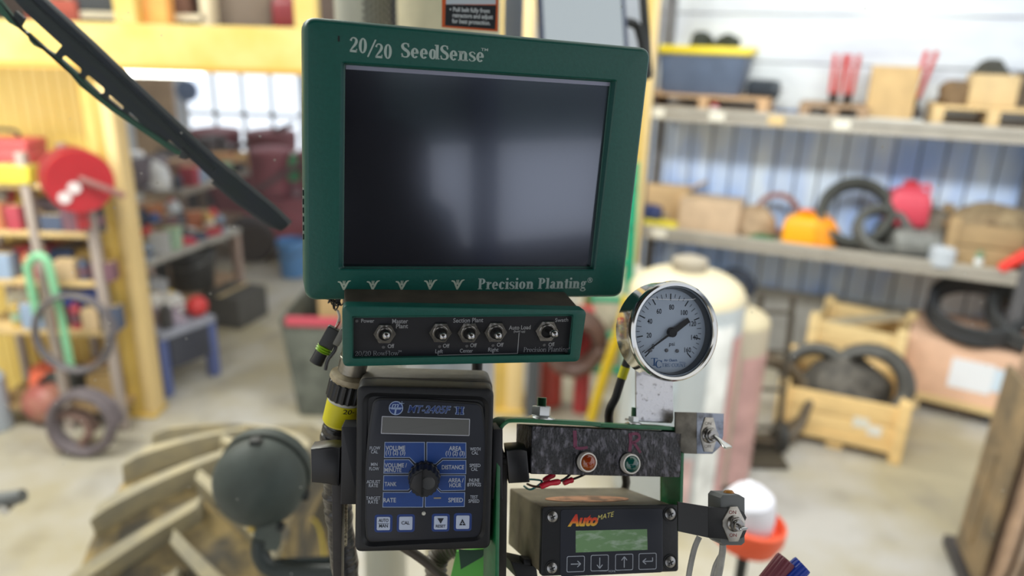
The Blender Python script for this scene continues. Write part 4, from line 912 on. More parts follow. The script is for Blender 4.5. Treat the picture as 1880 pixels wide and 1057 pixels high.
# ------------------------------------------------------------ generic shop objects (each builder makes one thing with its parts)
CARD = (176, 144, 104)
def carton(T, d, label, c=CARD, rz=0, grp=None, nm='cardboard_box', open_=False):
    t = thing(nm, label, 'box', T, grp, rz); cm = mat(c, .75, var=.1, scale=8)
    m = MB(); m.box((0, 0, d[2] / 2), d, .004); m.build('box_body', cm, t)
    if open_:
        for s_ in (-1, 1):
            m = MB(); m.beam((s_ * d[0] / 2, 0, d[2]), (s_ * d[0] * .75, 0, d[2] * 1.25), d[1], .005, (1, 0, 0)); m.build('flap', cm, t)
    else:
        m = MB(); m.box((0, 0, d[2] + .001), (d[0] * .98, .05, .002)); m.build('tape', mat((200, 176, 130), .3), t)
    return t
def crate(T, d, label, c=(214, 170, 98), rz=0, nm='wooden_crate', feet=True, slats=3):
    t = thing(nm, label, 'crate', T, None, rz); cm = mat(c, .65, var=.14, scale=5, stretch=(1, 1, 6)); x, y, z = d; b = .1 if feet else 0
    for sx, sy, w_, l_2 in ((0, -1, x, 1), (0, 1, x, 1), (-1, 0, y, 0), (1, 0, y, 0)):
        for k in range(slats):
            hh = (z - b) / slats; zc = b + hh * (k + .5); m = MB()
            m.box((sx * x / 2, sy * y / 2, zc), ((w_, .02, hh * .95) if l_2 else (.02, w_, hh * .95)), .003); m.build('side_board', cm, t)
    for sx in (-1, 1):
        for sy in (-1, 1):
            m = MB(); m.box((sx * (x / 2 - .0), sy * (y / 2 - .0), z / 2 + .02), (.07, .07, z + .04 - .0), .004); m.build('corner_post', cm, t)
    m = MB(); m.box((0, 0, b + .01), (x, y, .02)); m.build('bottom_board', cm, t)
    if feet:
        m = MB(); m.box((0, 0, .05), (.1, y, .1), .004); m.build('skid', cm, t)
        m = MB(); m.box((0, -y / 2 - .012, b * .9), (x, .02, .05)); m.build('skid_board', cm, t)
    return t
def pallet(T, d, label, c=(206, 166, 108), rz=0):
    t = thing('pallet', label, 'pallet', T, None, rz); cm = mat(c, .7, var=.15, scale=6); x, y, z = d
    for k in range(4): m = MB(); m.box((0, -y / 2 + y * (k + .5) / 4, z - .012), (x, y / 4 * .75, .022), .003); m.build('deck_board', cm, t)
    for k in range(3): m = MB(); m.box(((k - 1) * (x / 2 - .04), 0, z / 2), (.07, y, z - .045), .003); m.build('stringer', cm, t)
    for s_ in (-1, 1): m = MB(); m.box((0, s_ * (y / 2 - .05), .011), (x, .09, .022), .003); m.build('bottom_board', cm, t)
    return t
def coil(T, r, tr, label, c=(44, 44, 46), turns=4, tilt=0, rz=0, nm='hose_coil', flat=1.0, cat='hose', grp=None):
    pts = []; N = 26 * turns; rg = random.Random(label)
    for i in range(N + 1):
        a = 2 * PI * i / 26; k = i / N; rr = r * (1 - .22 * abs(math.sin(k * 7)) * .6) - tr * (k * 2 % 1)
        pts.append((rr * math.cos(a), rr * math.sin(a) * flat, tr + k * tr * 1.6 * turns * .6 + rg.uniform(-.2, .2) * tr))
    m = MB(Matrix.Rotation(tilt, 4, 'X')); m.tube(pts, tr, 9); 
    zmin = min(v.z for v in m.v)
    m.v = [v - Vector((0, 0, zmin)) for v in m.v]
    return mesh_thing(m, nm, mat(c, .5, var=.2, scale=20), label, cat, T, grp, rz)
def bucket(T, r, h, label, c, rz=0, lid=None, nm='bucket', cat='bucket'):
    t = thing(nm, label, cat, T, None, rz); m = MB(); m.lathe([(r * .82, 0), (r * .84, h * .02), (r * .97, h * .85), (r * 1.05, h * .86), (r * 1.05, h * .9), (r, h), (r * .94, h), (r * .8, h * .06)], 28); m.build('bucket_body', mat(c, .4, var=.05, scale=9), t)
    m = MB(); m.tube(smooth([(-r, 0, h * .9), (-r * .8, -r * .75, h * .75), (0, -r * 1.1, h * .62), (r * .8, -r * .75, h * .75), (r, 0, h * .9)], 4), r * .03, 6); m.build('handle', mat((120, 120, 120), .4, .8), t)
    if lid: m = MB(); m.lathe([(r * 1.06, h * .97), (r * 1.06, h * 1.05), (r * .9, h * 1.06), (1e-4, h * 1.04)], 28); m.build('lid', mat(lid, .4), t)
    return t
def jug(T, w_, h, label, c, cap=(200, 40, 40), rz=0, nm='plastic_jug', cat='jug'):
    t = thing(nm, label, cat, T, None, rz); m = MB(); L = []
    for s_, z in ((.9, 0), (1, .06), (1, .62), (.85, .8), (.4, .92), (.3, .94), (.3, 1)): L.append([(x, y, z * h) for x, y in rrect(w_ * s_, w_ * .7 * s_, w_ * .12 * s_)])
    m.loft(L); m.build('jug_body', mat(c, .4), t); m = MB(); m.lathe([(w_ * .17, h * .98), (w_ * .17, h * 1.06), (w_ * .14, h * 1.07)], 16); m.build('cap', mat(cap, .4), t)
    m = MB(); m.tube(smooth([(w_ * .2, 0, h * .93), (w_ * .42, 0, h * .96), (w_ * .47, 0, h * .8)], 4), w_ * .06, 8); m.build('handle', mat(c, .4), t)
    return t
def can(T, r, h, label, c, band=(230, 230, 230), nm='spray_can', cat='can', grp=None):
    t = thing(nm, label, cat, T, grp); m = MB(); m.lathe([(r, 0), (r, h * .8), (r * .75, h * .87), (r * .4, h * .88), (r * .4, h), (r * .3, h)], 20); m.build('can_body', mat(c, .35), t)
    m = MB(); m.lathe([(r * 1.01, h * .25), (r * 1.01, h * .6)], 20, cap=False); m.build('label_band', mat(band, .4), t); return t
def toolbox(T, d, label, c, rz=0, hc=(30, 30, 32)):
    t = thing('toolbox', label, 'toolbox', T, None, rz); x, y, z = d
    m = MB(); m.box((0, 0, z * .35), (x, y, z * .7), .008); m.build('box_body', mat(c, .4, var=.1, scale=8), t)
    m = MB(); m.box((0, 0, z * .78), (x * 1.02, y * 1.02, z * .2), .01); m.build('lid', mat(c, .38), t)
    m = MB(); m.tube(smooth([(-x * .25, 0, z * .86), (-x * .22, 0, z * 1.05), (x * .22, 0, z * 1.05), (x * .25, 0, z * .86)], 3), .012, 8); m.build('handle', mat(hc, .4), t)
    m = MB(); m.box((0, -y / 2 - .006, z * .68), (.04, .012, .05), .003); m.build('latch', CHROME, t); return t
def vise(T, s_, label, c, rz=0):
    t = thing('bench_vise', label, 'vise', T, None, rz); cm = mat(c, .5, var=.2, scale=20)
    m = MB(); m.lathe([(.1 * s_, 0), (.1 * s_, .03 * s_), (.07 * s_, .05 * s_), (.07 * s_, .1 * s_)], 20); m.build('swivel_base', cm, t)
    m = MB(); m.box((-.05 * s_, 0, .15 * s_), (.12 * s_, .12 * s_, .12 * s_), .01); m.build('fixed_jaw', cm, t)
    m = MB(); m.box((.09 * s_, 0, .15 * s_), (.08 * s_, .12 * s_, .12 * s_), .01); m.build('moving_jaw', cm, t)
    m = MB(); m.tube([(.0, 0, .12 * s_), (.24 * s_, 0, .12 * s_)], .018 * s_, 10); m.tube([(.23 * s_, -.1 * s_, .12 * s_), (.23 * s_, .1 * s_, .12 * s_)], .008 * s_, 8); m.build('screw_handle', STEEL, t); return t
def lump(T, d, label, c, nm, cat, c2=None, rz=0, seed=1, rough=.8):     # cloths, bags, crumpled things
    rg = random.Random(seed); m = MB(); x, y, z = d; N = 22; K = 10; L = []
    for j in range(K + 1):
        ph = j / K * PI / 2; rr = math.cos(ph) ** .6 if j < K else .02
        L.append([((rr * (1 + .16 * math.sin(3 * a + seed + j * .5) + .08 * math.sin(7 * a + seed * 2 - j))) * math.cos(a) * x / 2, (rr * (1 + .16 * math.sin(3 * a + seed + j * .5))) * math.sin(a) * y / 2, z * (math.sin(ph) * (1 + .12 * math.sin(2 * a + seed))) if j else 0) for a in [2 * PI * i / N for i in range(N)]])
    m.loft(L); return mesh_thing(m, nm, mat(c, rough, c2=c2, scale=12, var=.15 if not c2 else 0), label, cat, T, None, rz)
def motor(T, s_, label, c, rz=0, nm='electric_motor', cat='motor'):
    t = thing(nm, label, cat, T, None, rz); A = Matrix.Translation((0, 0, .11 * s_)) @ Matrix.Rotation(R(90), 4, 'Y')
    m = MB(); pr = [(.06 * s_, -.16 * s_), (.09 * s_, -.14 * s_)]
    for i in range(9): pr += [(.1 * s_, (-.12 + .026 * i) * s_), (.09 * s_, (-.108 + .026 * i) * s_)]
    pr += [(.09 * s_, .14 * s_), (.05 * s_, .16 * s_)]; m.lathe(pr, 24, A); m.build('motor_body', mat(c, .45, var=.15, scale=15), t)
    m = MB(); m.lathe([(.015 * s_, .15 * s_), (.015 * s_, .22 * s_)], 12, A); m.build('shaft', STEEL, t); m = MB(); m.box((0, 0, .01 * s_), (.2 * s_, .2 * s_, .02 * s_), .003); m.build('foot_plate', mat(c, .5), t); return t
def pxm(px, py, P):   # metres per pixel at point P
    return (P - CAM).dot(C2W @ Vector((0, 0, 1))) / F

# ------------------------------------------------------------ wall shelving on the right
SN = .62                                         # shelf depth
zs1 = WQ(1500, 212, SN)[1]; zs2 = WQ(1500, 452, SN)[1]
uL = WQ(1165, 410, SN)[0]; uR = 3.4
SHF = mat((150, 142, 130), .6, var=.15, scale=6)
t = thing('steel_shelving', 'long two level steel shelving along the ribbed blue wall', 'shelving', WT)
for z_ in (zs1, zs2):
    m = MB(); m.box(((uL + uR) / 2, -SN / 2 - .06, z_ - .045), (uR - uL, SN - .08, .03), .003); m.build('shelf_board', SHF, t)
    m = MB(); m.box(((uL + uR) / 2, -SN + .0, z_ - .05), (uR - uL, .04, .10), .004); rl = m.build('front_rail', mat((166, 158, 146), .5, var=.1, scale=5), t)
for u_ in (uL + .03, WQ(1868, 560, SN)[0], uR):
    for y_ in (-.12, -SN - .0):
        m = MB(); m.box((u_, y_, (zs1 + 1.2 if u_ < uL + .1 else zs1) / 2), (.08, .06, zs1 + (1.2 if u_ < uL + .1 else 0)), .003); m.build('upright', mat((84, 82, 84), .5, var=.15, scale=6), t)
for px, z_, lb in ((1209, zs1, 'white'), (1320, zs1, 'white'), (1430, zs1, 'tan'), (1552, zs1, 'white'), (1213, zs2, 'white')):
    u_, zz = WQ(px, 188 if z_ == zs1 else 415, SN); m = MB(); m.box((u_, -SN - .022, z_ - .05), (.11, .004, .065)); m.build('shelf_label', mat((226, 220, 204) if lb == 'white' else (214, 184, 130), .6), t)
def on(px, py_front, zs, n=SN - .3):              # point on a shelf below picture column px
    r = ray(px, 0)
    lo_, hi_ = 0, 1057
    for _ in range(40):
        mid = (lo_ + hi_) / 2; u_, z_ = WQ(px, mid, n)
        if z_ > zs: lo_ = mid
        else: hi_ = mid
    return WP(u_, n, zs - .03)
def su(px0, px1, zs, n=SN - .3):                   # width on the shelf between two columns
    return (on(px1, 0, zs, n) - on(px0, 0, zs, n)).length
# top shelf
p = on(1300, 0, zs1); w_ = su(1195, 1420, zs1); pallet(p, (w_, .5, .12), 'low wooden pallet under the black and yellow storage tote', (184, 148, 110), WANG)
pw = su(1210, 1365, zs1); h_ = .36
t = thing('storage_tote', 'big dark grey storage tote with bright yellow lid on the top shelf', 'tote', on(1288, 0, zs1) + Vector((0, 0, .12)), None, WANG)
m = MB(); L = []
for s_, z in ((.86, 0), (.9, .02), (1.0, h_ * .8)): L.append([(x, y, z) for x, y in rrect(pw * s_, .42 * s_, .03)])
m.loft(L); m.build('tub', mat((88, 100, 122), .5, var=.1, scale=8), t)
m = MB(); m.box((0, 0, h_ * .88), (pw * 1.07, .46, h_ * .16), .012); m.build('lid', mat((232, 206, 32), .45), t)
lump(on(1275, 0, zs1) + Vector((0, 0, .12 + h_ * .95)), (.16, .2, .1), 'dark lump of gloves on the left end of the yellow lid', (40, 44, 34), 'work_gloves', 'gloves', rz=.3, seed=2)
lump(on(1322, 0, zs1) + Vector((0, 0, .12 + h_ * .95)), (.2, .2, .09), 'dark lump of rags on the right end of the yellow lid', (46, 50, 36), 'rags', 'rags', seed=5)
motor(on(1397, 0, zs1) + Vector((0, 0, .09)), .75, 'small dark motor lying at the right edge of the tote pallet', (58, 64, 72), WANG)
can(on(1312, 0, zs1, .55), .03, .07, 'red can peeking from the gap of the tote pallet', (180, 50, 60))
def redtool(px, h, lean, lb):
    P = on(px, 0, zs1); t = thing('bolt_cutter', lb, 'tool', P, None, WANG)
    for s_, c_ in ((-1, (196, 54, 54)), (1, (186, 60, 56))):
        m = MB(); m.tube([(s_ * .02, 0, .16), (s_ * .03 + lean, 0, h)], .016, 8); m.build('handle_grip', mat(c_, .4), t)
    m = MB(); m.tube([(0, 0, 0), (0, 0, .17)], .03, 10); m.box((0, 0, .05), (.12, .1, .1), .01); m.build('jaw_head', mat((50, 42, 38), .5, .5), t)
redtool(1525, .44, 0, 'leftmost of the three red handled tools on the top shelf'); redtool(1551, .44, .0, 'middle red handled tool, just left of the top shelf carton'); redtool(1672, .48, .05, 'red handled tool right behind the top shelf carton')
pallet(on(1530, 0, zs1), (su(1465, 1590, zs1), .45, .10), 'low pallet with red handled tools standing on it', (150, 122, 94), WANG)
carton(on(1628, 0, zs1) + Vector((0, 0, .03)), (su(1588, 1672, zs1), .34, .34), 'tan cardboard box between the red handled tools on the top shelf', (190, 158, 110), WANG)
m = MB(); m.box((0, 0, .015), (su(1590, 1690, zs1), .4, .03), .003); mesh_thing(m, 'plastic_tray', mat((206, 210, 208), .5), 'flat pale tray under the top shelf carton', 'tray', on(1640, 0, zs1), None, WANG)
P = on(1810, 0, zs1); pallet(P, (su(1715, 1940, zs1), .5, .14), 'clean wooden pallet at the right end of the top shelf', (206, 176, 126), WANG)
carton(on(1805, 0, zs1) + Vector((0, 0, .14)), (su(1765, 1850, zs1), .3, .2), 'small tan box sitting on the clean pallet of the top shelf', (198, 170, 124), WANG)
lump(on(1745, 0, zs1) + Vector((0, 0, .14)), (.22, .3, .14), 'brown sack left of the small box on the clean pallet', (112, 88, 60), 'sack', 'sack', seed=9)
lump(on(1868, 0, zs1, .25) + Vector((0, 0, .14)), (.4, .24, .2), 'dark brown sack right of the small box on the clean pallet', (84, 72, 56), 'sack', 'sack', seed=4)
lump(on(1800, 0, zs1, .16) + Vector((0, 0, .14)), (.3, .14, .27), 'dark tarp bundle behind the small box on the clean pallet', (60, 58, 50), 'tarp_bundle', 'tarp', seed=7)
# middle shelf
P = on(1208, 0, zs2); carton(on(1205, 0, zs2, .2), (su(1160, 1270, zs2, .2), .25, .28), 'open brown carton at the left end of the middle shelf', (190, 158, 116), WANG, open_=True)
m = MB(); m.box((0, 0, .03), (.34, .12, .05), .01); mesh_thing(m, 'level', mat((224, 206, 60), .4), 'yellow spirit level lying at the left of the middle shelf', 'tool', on(1208, 0, zs2, .5), None, WANG - .2)
motor(on(1186, 0, zs2, .45), .8, 'small navy blue motor at the far left of the middle shelf', (44, 56, 100), WANG)
carton(on(1303, 0, zs2, .4), (su(1250, 1355, zs2), .3, .26), 'plain tan carton left of centre on the middle shelf', (196, 168, 138), WANG)
lump(on(1385, 0, zs2, .3), (.3, .3, .2), 'crumpled pale brown paper bag right of the tan carton', (178, 152, 122), 'paper_bag', 'bag', seed=3, rz=.4)
lump(on(1398, 0, zs2, .55), (.24, .1, .05), 'green cloth at the front edge of the middle shelf', (20, 96, 60), 'cloth', 'cloth', seed=11)
coil(on(1420, 0, zs2, .2), .17, .02, 'brown hose loop behind the orange jug on the middle shelf', (150, 96, 78), 2, R(75), WANG)
jug(on(1474, 0, zs2, .45), .3, .24, 'orange yellow jug lying open on the middle shelf', (250, 168, 16), (250, 120, 10), WANG)
lump(on(1512, 0, zs2, .5), (.2, .16, .2), 'orange work glove pair right beside the orange yellow jug', (246, 150, 30), 'work_gloves', 'gloves', seed=13)
coil(on(1562, 0, zs2, .3), .27, .03, 'large dark hose coil standing in the middle of the middle shelf', (64, 64, 58), 5, R(62), WANG)
coil(on(1608, 0, zs2, .42), .2, .028, 'grey ribbed hose coil leaning on the large dark coil', (92, 92, 88), 4, R(50), WANG + .3)
jug(on(1650, 0, zs2, .3) + Vector((0, 0, .2)), .28, .3, 'red and pink fuel jug on top of the hose heap', (222, 78, 96), (200, 30, 40), WANG + .2, 'fuel_jug')
lump(on(1650, 0, zs2, .25), (.4, .3, .22), 'dark tangled hose heap under the red fuel jug', (70, 66, 60), 'hose_heap', 'hoses', seed=21)
motor(on(1676, 0, zs2, .5), 1.0, 'grey motor right below the red fuel jug', (128, 128, 124), WANG + .3)
m = MB(); m.lathe([(.085, 0), (.085, .11), (.06, .13), (.03, .135)], 24); mesh_thing(m, 'glass_jar', mat((190, 196, 204), .15, spec=.8), 'pale glass jar near the front of the middle shelf', 'jar', on(1728, 0, zs2, .58))
lump(on(1705, 0, zs2, .25), (.34, .3, .3), 'grey brown canvas bag left of the open wooden bin', (112, 104, 92), 'canvas_bag', 'bag', seed=17)
crate(on(1810, 0, zs2, .32), (su(1740, 1900, zs2), .46, .30), 'open wooden bin at the right end of the middle shelf', (160, 132, 92), WANG, feet=False, slats=2)
lump(on(1815, 0, zs2, .3) + Vector((0, 0, .2)), (.62, .44, .19), 'beige burlap heap bulging out of the wooden bin', (170, 148, 112), 'burlap_sack', 'sack', c2=(120, 98, 70), seed=23)
can(on(1795, 0, zs2, .56), .028, .13, 'green can at the front of the wooden bin', (110, 140, 110))
P = on(1868, 0, zs2, .62); m = MB(); m.tube([(-.1, 0, .03), (.14, 0, .26)], .035, 12, rs=[.035, .05]); mesh_thing(m, 'traffic_flag', mat((226, 44, 30), .4), 'bright red roll leaning at the right end of the middle shelf', 'roll', P, None, WANG)

# ------------------------------------------------------------ crates and tanks on the floor
def floor_at(px, py): q = G(px, py); q.z = 0; return q
Pa = floor_at(1425, 800); Pb = floor_at(1640, 848); ang = math.atan2((Pb - Pa).y, (Pb - Pa).x); wd_ = (Pb - Pa).length; dp_ = .62
nrm = Vector((-math.sin(ang), math.cos(ang), 0)); cc = (Pa + Pb) / 2 + nrm * dp_ / 2
hc = V(1425, 705, Pa.y).z
crate(cc, (wd_, dp_, hc), 'pale yellow wooden crate in front, filled with dark rubber tracks', (232, 196, 134), ang, slats=2)
for k, (x_, y_, r_, lb) in enumerate(((-.18, .1, .26, 'dark belt coil in the left of the front crate'), (.14, .05, .3, 'larger dark belt coil in the right of the front crate'))):
    coil(cc + Matrix.Rotation(ang, 3, 'Z') @ Vector((x_, y_, .12)), r_ * wd_ / .8, .035, lb, (74, 72, 68), 4, R(62 + 10 * k), ang, 'belt_coil')
lump(cc + Matrix.Rotation(ang, 3, 'Z') @ Vector((0, 0, .12)), (wd_ * .88, dp_ * .85, hc * 1.02), 'dark rubber parts heaped in the front crate', (66, 62, 58), 'rubber_parts', 'parts', c2=(104, 98, 90), seed=31)
m = MB(); m.box((wd_ * .18, -dp_ / 2 - .012, hc * .6), (.09, .003, .07)); o = mesh_thing(m, 'paper_tag', mat((232, 228, 214), .6), 'left white paper tag stapled on the front crate', 'tag', cc, None, ang)
m = MB(); m.box((wd_ * .3, -dp_ / 2 - .012, hc * .5), (.08, .003, .07)); o = mesh_thing(m, 'paper_tag', mat((236, 232, 222), .6), 'right white paper tag stapled on the front crate', 'tag', cc, None, ang)
P = floor_at(1452, 745); P_ = floor_at(1612, 790); w2 = (P_ - P).length; a2_ = math.atan2((P_ - P).y, (P_ - P).x); zc2 = V(1452, 622, P.y).z
P = (P + P_) / 2 + Vector((-math.sin(a2_), math.cos(a2_), 0)) * .62; 
crate(P, (w2, .5, zc2 + .05), 'second wooden crate standing behind the pale yellow crate', (224, 196, 142), a2_, slats=3)
m = MB(); m.beam((-.3, -.1, V(1450, 600, P.y).z + .02), (.25, .1, V(1450, 600, P.y).z + .12), .09, .03); mesh_thing(m, 'loose_board', mat((176, 164, 140), .7), 'loose grey board lying across the second wooden crate', 'board', (P.x, P.y, 0), None, WANG)
# pinkish box with hoses
Pa = floor_at(1640, 742); Pb = floor_at(1800, 782); aP = math.atan2((Pb - Pa).y, (Pb - Pa).x)
Pc = Pa + Matrix.Rotation(aP, 3, 'Z') @ Vector((.85, .40, 0)); zt2 = V(1640, 612, Pa.y).z
t = thing('export_crate', 'large salmon coloured plywood crate with white paper labels by the wall', 'crate', Pc, None, aP)
m = MB(); m.box((0, .0, .14 + (zt2 - .14) / 2), (1.7, .8, zt2 - .14), .006); m.build('crate_body', mat((222, 180, 152), .6, var=.1, scale=4), t)
for k in range(3): m = MB(); m.box(((k - 1) * .75, 0, .07), (.12, .8, .14), .004); m.build('skid', mat((206, 182, 138), .6), t)
m = MB(); m.box((0, -.40, .12), (1.7, .03, .05), .004); m.build('skid_board', mat((206, 180, 130), .6), t)
m = MB(); m.box((-.42, -.402, .14 + (zt2 - .14) * .5), (.26, .004, .22)); m.build('paper_label', mat((232, 234, 240), .6), t)
m = MB(); m.box((-.23, -.404, .14 + (zt2 - .14) * .52), (.12, .004, .17)); m.build('paper_label', mat((206, 222, 238), .6), t)
for k, (x_, y_, r_, tl, lb, c_) in enumerate(((-.5, -.08, .32, 26, 'black hose coil at the left on the salmon crate', (42, 44, 48)), (-.12, -.08, .34, 40, 'tallest black hose coil in the middle of the salmon crate', (36, 38, 40)), (.33, -.1, .34, 20, 'flat grey black hose coil at the right on the salmon crate', (70, 72, 72)))):
    coil(Pc + Matrix.Rotation(WANG, 3, 'Z') @ Vector((x_, y_, zt2)), r_, .025, lb, c_, 6, R(tl), WANG)
jug(Pc + Matrix.Rotation(WANG, 3, 'Z') @ Vector((.0, .2, zt2)), .22, .36, 'brownish pink jug among the hoses on the salmon crate', (168, 124, 112), (120, 70, 60), WANG)

# upright tanks
def tank(px0, px1, pyt, pyb, label, c, c2, stripe=None, dome=True, nm='upright_tank'):
    P = floor_at((px0 + px1) / 2, pyb); r_ = (px1 - px0) / 2 * pxm(0, 0, P + Vector((0, 0, 1))); h_ = V((px0 + px1) / 2, pyt, P.y + r_).z
    t = thing(nm, label, 'tank', P + Vector((0, r_, 0))); pr = [(r_ * .96, .04), (r_, .06), (r_, h_ - r_ * .45)]
    for k in range(1, 8): a = R(k * 90 / 8); pr.append((r_ * math.cos(a), h_ - r_ * .45 + r_ * .45 * math.sin(a)))
    m = MB(); m.lathe(pr[:3], 40); m.build('tank_wall', mat(c, .5, var=.06, scale=3), t)
    m = MB(); m.lathe([(r_, h_ - r_ * .45)] + pr[3:] + [(r_ * .1, h_)], 40); m.build('domed_top', mat(c2, .5, var=.05, scale=3), t)
    m = MB(); m.lathe([(r_ * .3, h_ - .03), (r_ * .3, h_ + .05), (r_ * .12, h_ + .07)], 20); m.build('valve_cap', mat((150, 140, 124), .5), t)
    m = MB(); m.lathe([(r_ * .92, 0), (r_ * .92, .05)], 32); m.build('foot_ring', DULL, t)
    if stripe:
        for a0, a1, z0, z1, sc_c in stripe:
            m = MB(); K = 8; L = [[((r_ + e) * math.cos(R(a0 + (a1 - a0) * i / K)), (r_ + e) * math.sin(R(a0 + (a1 - a0) * i / K)), z) for e, z in ((.001, z0 * h_), (.001, z1 * h_), (.004, z1 * h_), (.004, z0 * h_))] for i in range(K + 1)]
            m.loft(L); m.build('painted_panel', mat(sc_c, .5, var=.2, scale=6), t)
    return t
tank(1262, 1392, 560, 905, 'second tank behind, beige with a faded pink side panel', (190, 178, 158), (196, 182, 150), [(-88, -6, .05, .78, (186, 146, 142))])
tank(1128, 1352, 492, 965, 'large cream and white upright tank behind the pressure gauge', (186, 192, 196), (206, 192, 160), [(-150, -104, .30, .62, (176, 186, 194)), (-75, -50, .05, .84, (226, 226, 224)), (-48, -25, .05, .78, (196, 150, 148)), (-98, -80, .05, .30, (200, 168, 166))])
# frame right of the tanks
P = floor_at(1405, 850); t = thing('hand_truck', 'dark two wheeled hand truck standing between the tanks and the front crate', 'hand truck', P + Vector((0, .1, 0)))
for s_ in (-1, 1): m = MB(); m.tube([(s_ * .1, 0, .05), (s_ * .1, .12, 1.05)], .02, 8); m.build('side_rail', mat((66, 58, 48), .5), t)
for k in range(4): m = MB(); m.tube([(-.1, .03 * k, .2 + .25 * k), (.1, .03 * k, .2 + .25 * k)], .014, 8); m.build('cross_bar', mat((70, 62, 50), .5), t)
for s_ in (-1, 1): m = MB(); m.lathe([(.03, -.025), (.1, -.025), (.11, 0), (.1, .025), (.03, .025)], 24, Matrix.Translation((s_ * .13, .05, .11)) @ Matrix.Rotation(R(90), 4, 'Y')); m.build('wheel', mat((40, 38, 36), .6), t)
m = MB(); m.box((0, -.08, .02), (.24, .2, .02)); m.build('toe_plate', mat((70, 62, 50), .5), t)
coil(P + Vector((.05, .4, 0)), .3, .03, 'dark brown hose coil on the floor behind the hand truck', (92, 78, 60), 5, R(70), .2)

# white jug top with orange basin on a black post (drink stand)
P = W(1380, 945, 2.15); u_ = 2.15 / F
t = thing('beacon_funnel', 'white dome standing in an orange basin on a dark stem near the toggle', 'funnel', Matrix.Translation((P.x, P.y, P.z)))
m = MB(); m.lathe([(60 * u_, -55 * u_), (68 * u_, -30 * u_), (66 * u_, -8 * u_), (60 * u_, -4 * u_), (56 * u_, -30 * u_)], 36, Matrix.Rotation(R(8), 4, 'Y')); m.build('orange_basin', mat((238, 92, 54), .4), t)
m = MB(); m.lathe([(44 * u_, -30 * u_), (48 * u_, 0), (44 * u_, 30 * u_), (28 * u_, 48 * u_), (10 * u_, 58 * u_), (6 * u_, 64 * u_)], 32, Matrix.Translation((-6 * u_, 0, 6 * u_)) @ Matrix.Rotation(R(-6), 4, 'Y')); m.build('white_dome', mat((232, 230, 240), .35), t)
m = MB(); m.tube([(-4 * u_, 0, -55 * u_), (-4 * u_, 0, -P.z)], 10 * u_, 12); m.build('stem', DULL, t)
m = MB(); m.lathe([(.16, -P.z), (.16, -P.z + .02), (.03, -P.z + .04)], 28); m.build('foot_disc', DULL, t)

# stack of rusty ribbed weights at right
Pw = floor_at(1778, 1046); RUST = mat((146, 116, 88), .7, c2=(178, 156, 138), scale=9, lo=.35, hi=.65, stretch=(1, 1, .4)); 
t = thing('weight_stack', 'rusty brown stack of tall curved iron suitcase weights at the right edge', 'weights', Pw, None, R(-16))
zt3 = 1.5
for k in range(14):
    m = MB(); x_ = .0 + k * .048
    prof = [(-.02, .12), (.14, .05), (.30, .10), (.36, .40), (.34, .9), (.28, zt3 - .08), (.2, zt3), (.0, zt3), (-.1, .95), (-.13, .5)]
    q = [tuple(v)[:2] for v in smooth([Vector((*p, 0)) for p in prof], 3, True)]
    A = Matrix.Translation((x_, 0, 0)) @ Matrix.Rotation(R(1), 4, 'Y') @ Matrix(((0, 0, 1, 0), (-1, 0, 0, 0), (0, 1, 0, 0), (0, 0, 0, 1)))
    m.T = A; m.prism(q, -.013, .013, .006, .006); m.build('iron_weight', RUST if k % 3 else mat((176, 146, 122), .6, var=.2, scale=9), t)
m = MB(); m.box((.32, -.15, .03), (.8, .7, .06), .01); m.build('base_rail', mat((62, 58, 58), .6), t)
m = MB(); A = Matrix.Translation((-.06, -.12, .0)) @ Matrix.Rotation(R(1), 4, 'Y'); m.T = A; m.box((0, 0, .62), (.03, .34, 1.0), .01); m.box((-.02, 0, .5), (.02, .05, .5), .004); m.build('end_plate', mat((146, 122, 88), .7, c2=(96, 84, 66), scale=5), t)

# ------------------------------------------------------------ centre gap behind the switch box
def cyl_at(px, wpx, py_t, Y, label, c, nm, cat, z0=0, dome=.5):
    p = V(px, 650, Y); r_ = wpx / 2 * pxm(0, 0, p); h_ = V(px, py_t, Y).z
    t = thing(nm, label, cat, (p.x, Y, z0)); m = MB(); m.lathe([(r_, 0), (r_, h_ - r_ * dome), (r_ * .8, h_ - r_ * .2), (r_ * .3, h_)], 28); m.build('cylinder_body', mat(c, .4, var=.1, scale=5), t)
    m = MB(); m.lathe([(r_ * .28, h_ - .01), (r_ * .28, h_ + .1), (r_ * .15, h_ + .12)], 16); m.build('valve', mat((170, 140, 80), .4, .8), t); return t
cyl_at(1014, 42, 560, YP + .3, 'narrow red gas cylinder right beside the dark grey post', (196, 62, 50), 'gas_cylinder', 'gas cylinder')
cyl_at(1072, 30, 560, YP + .2, 'crimson gas cylinder left of the green ladder', (186, 56, 62), 'gas_cylinder', 'gas cylinder')
coil((V(1046, 680, YP + .1).x, YP + .1, .4), .2, .04, 'dark brown hose coil hung between the two red cylinders', (84, 58, 48), 6, R(85), 0)
p0 = V(1085, 700, YP + .35); t = thing('step_ladder', 'green step ladder standing behind the pressure gauge hose', 'ladder', (p0.x + .08, YP + .35, 0))
for s_ in (-1, 1): m = MB(); m.beam((s_ * .16, 0, 0), (s_ * .11, 0, 1.75), .06, .04); m.build('side_rail', mat((24, 146, 106), .4), t)
for k in range(6): m = MB(); m.box((0, 0, .25 + .27 * k), (.28, .07, .03), .003); m.build('step', mat((30, 138, 100), .45), t)
m = MB(); m.tube(smooth([V(1152, 545, YP - .2), V(1140, 600, YP - .2), V(1112, 680, YP - .2), V(1085, 770, YP - .2)], 5), .035, 10); mesh_thing(m, 'yellow_hose', mat((220, 184, 30), .45), 'thick yellow hose hanging diagonally beside the green ladder', 'hose')
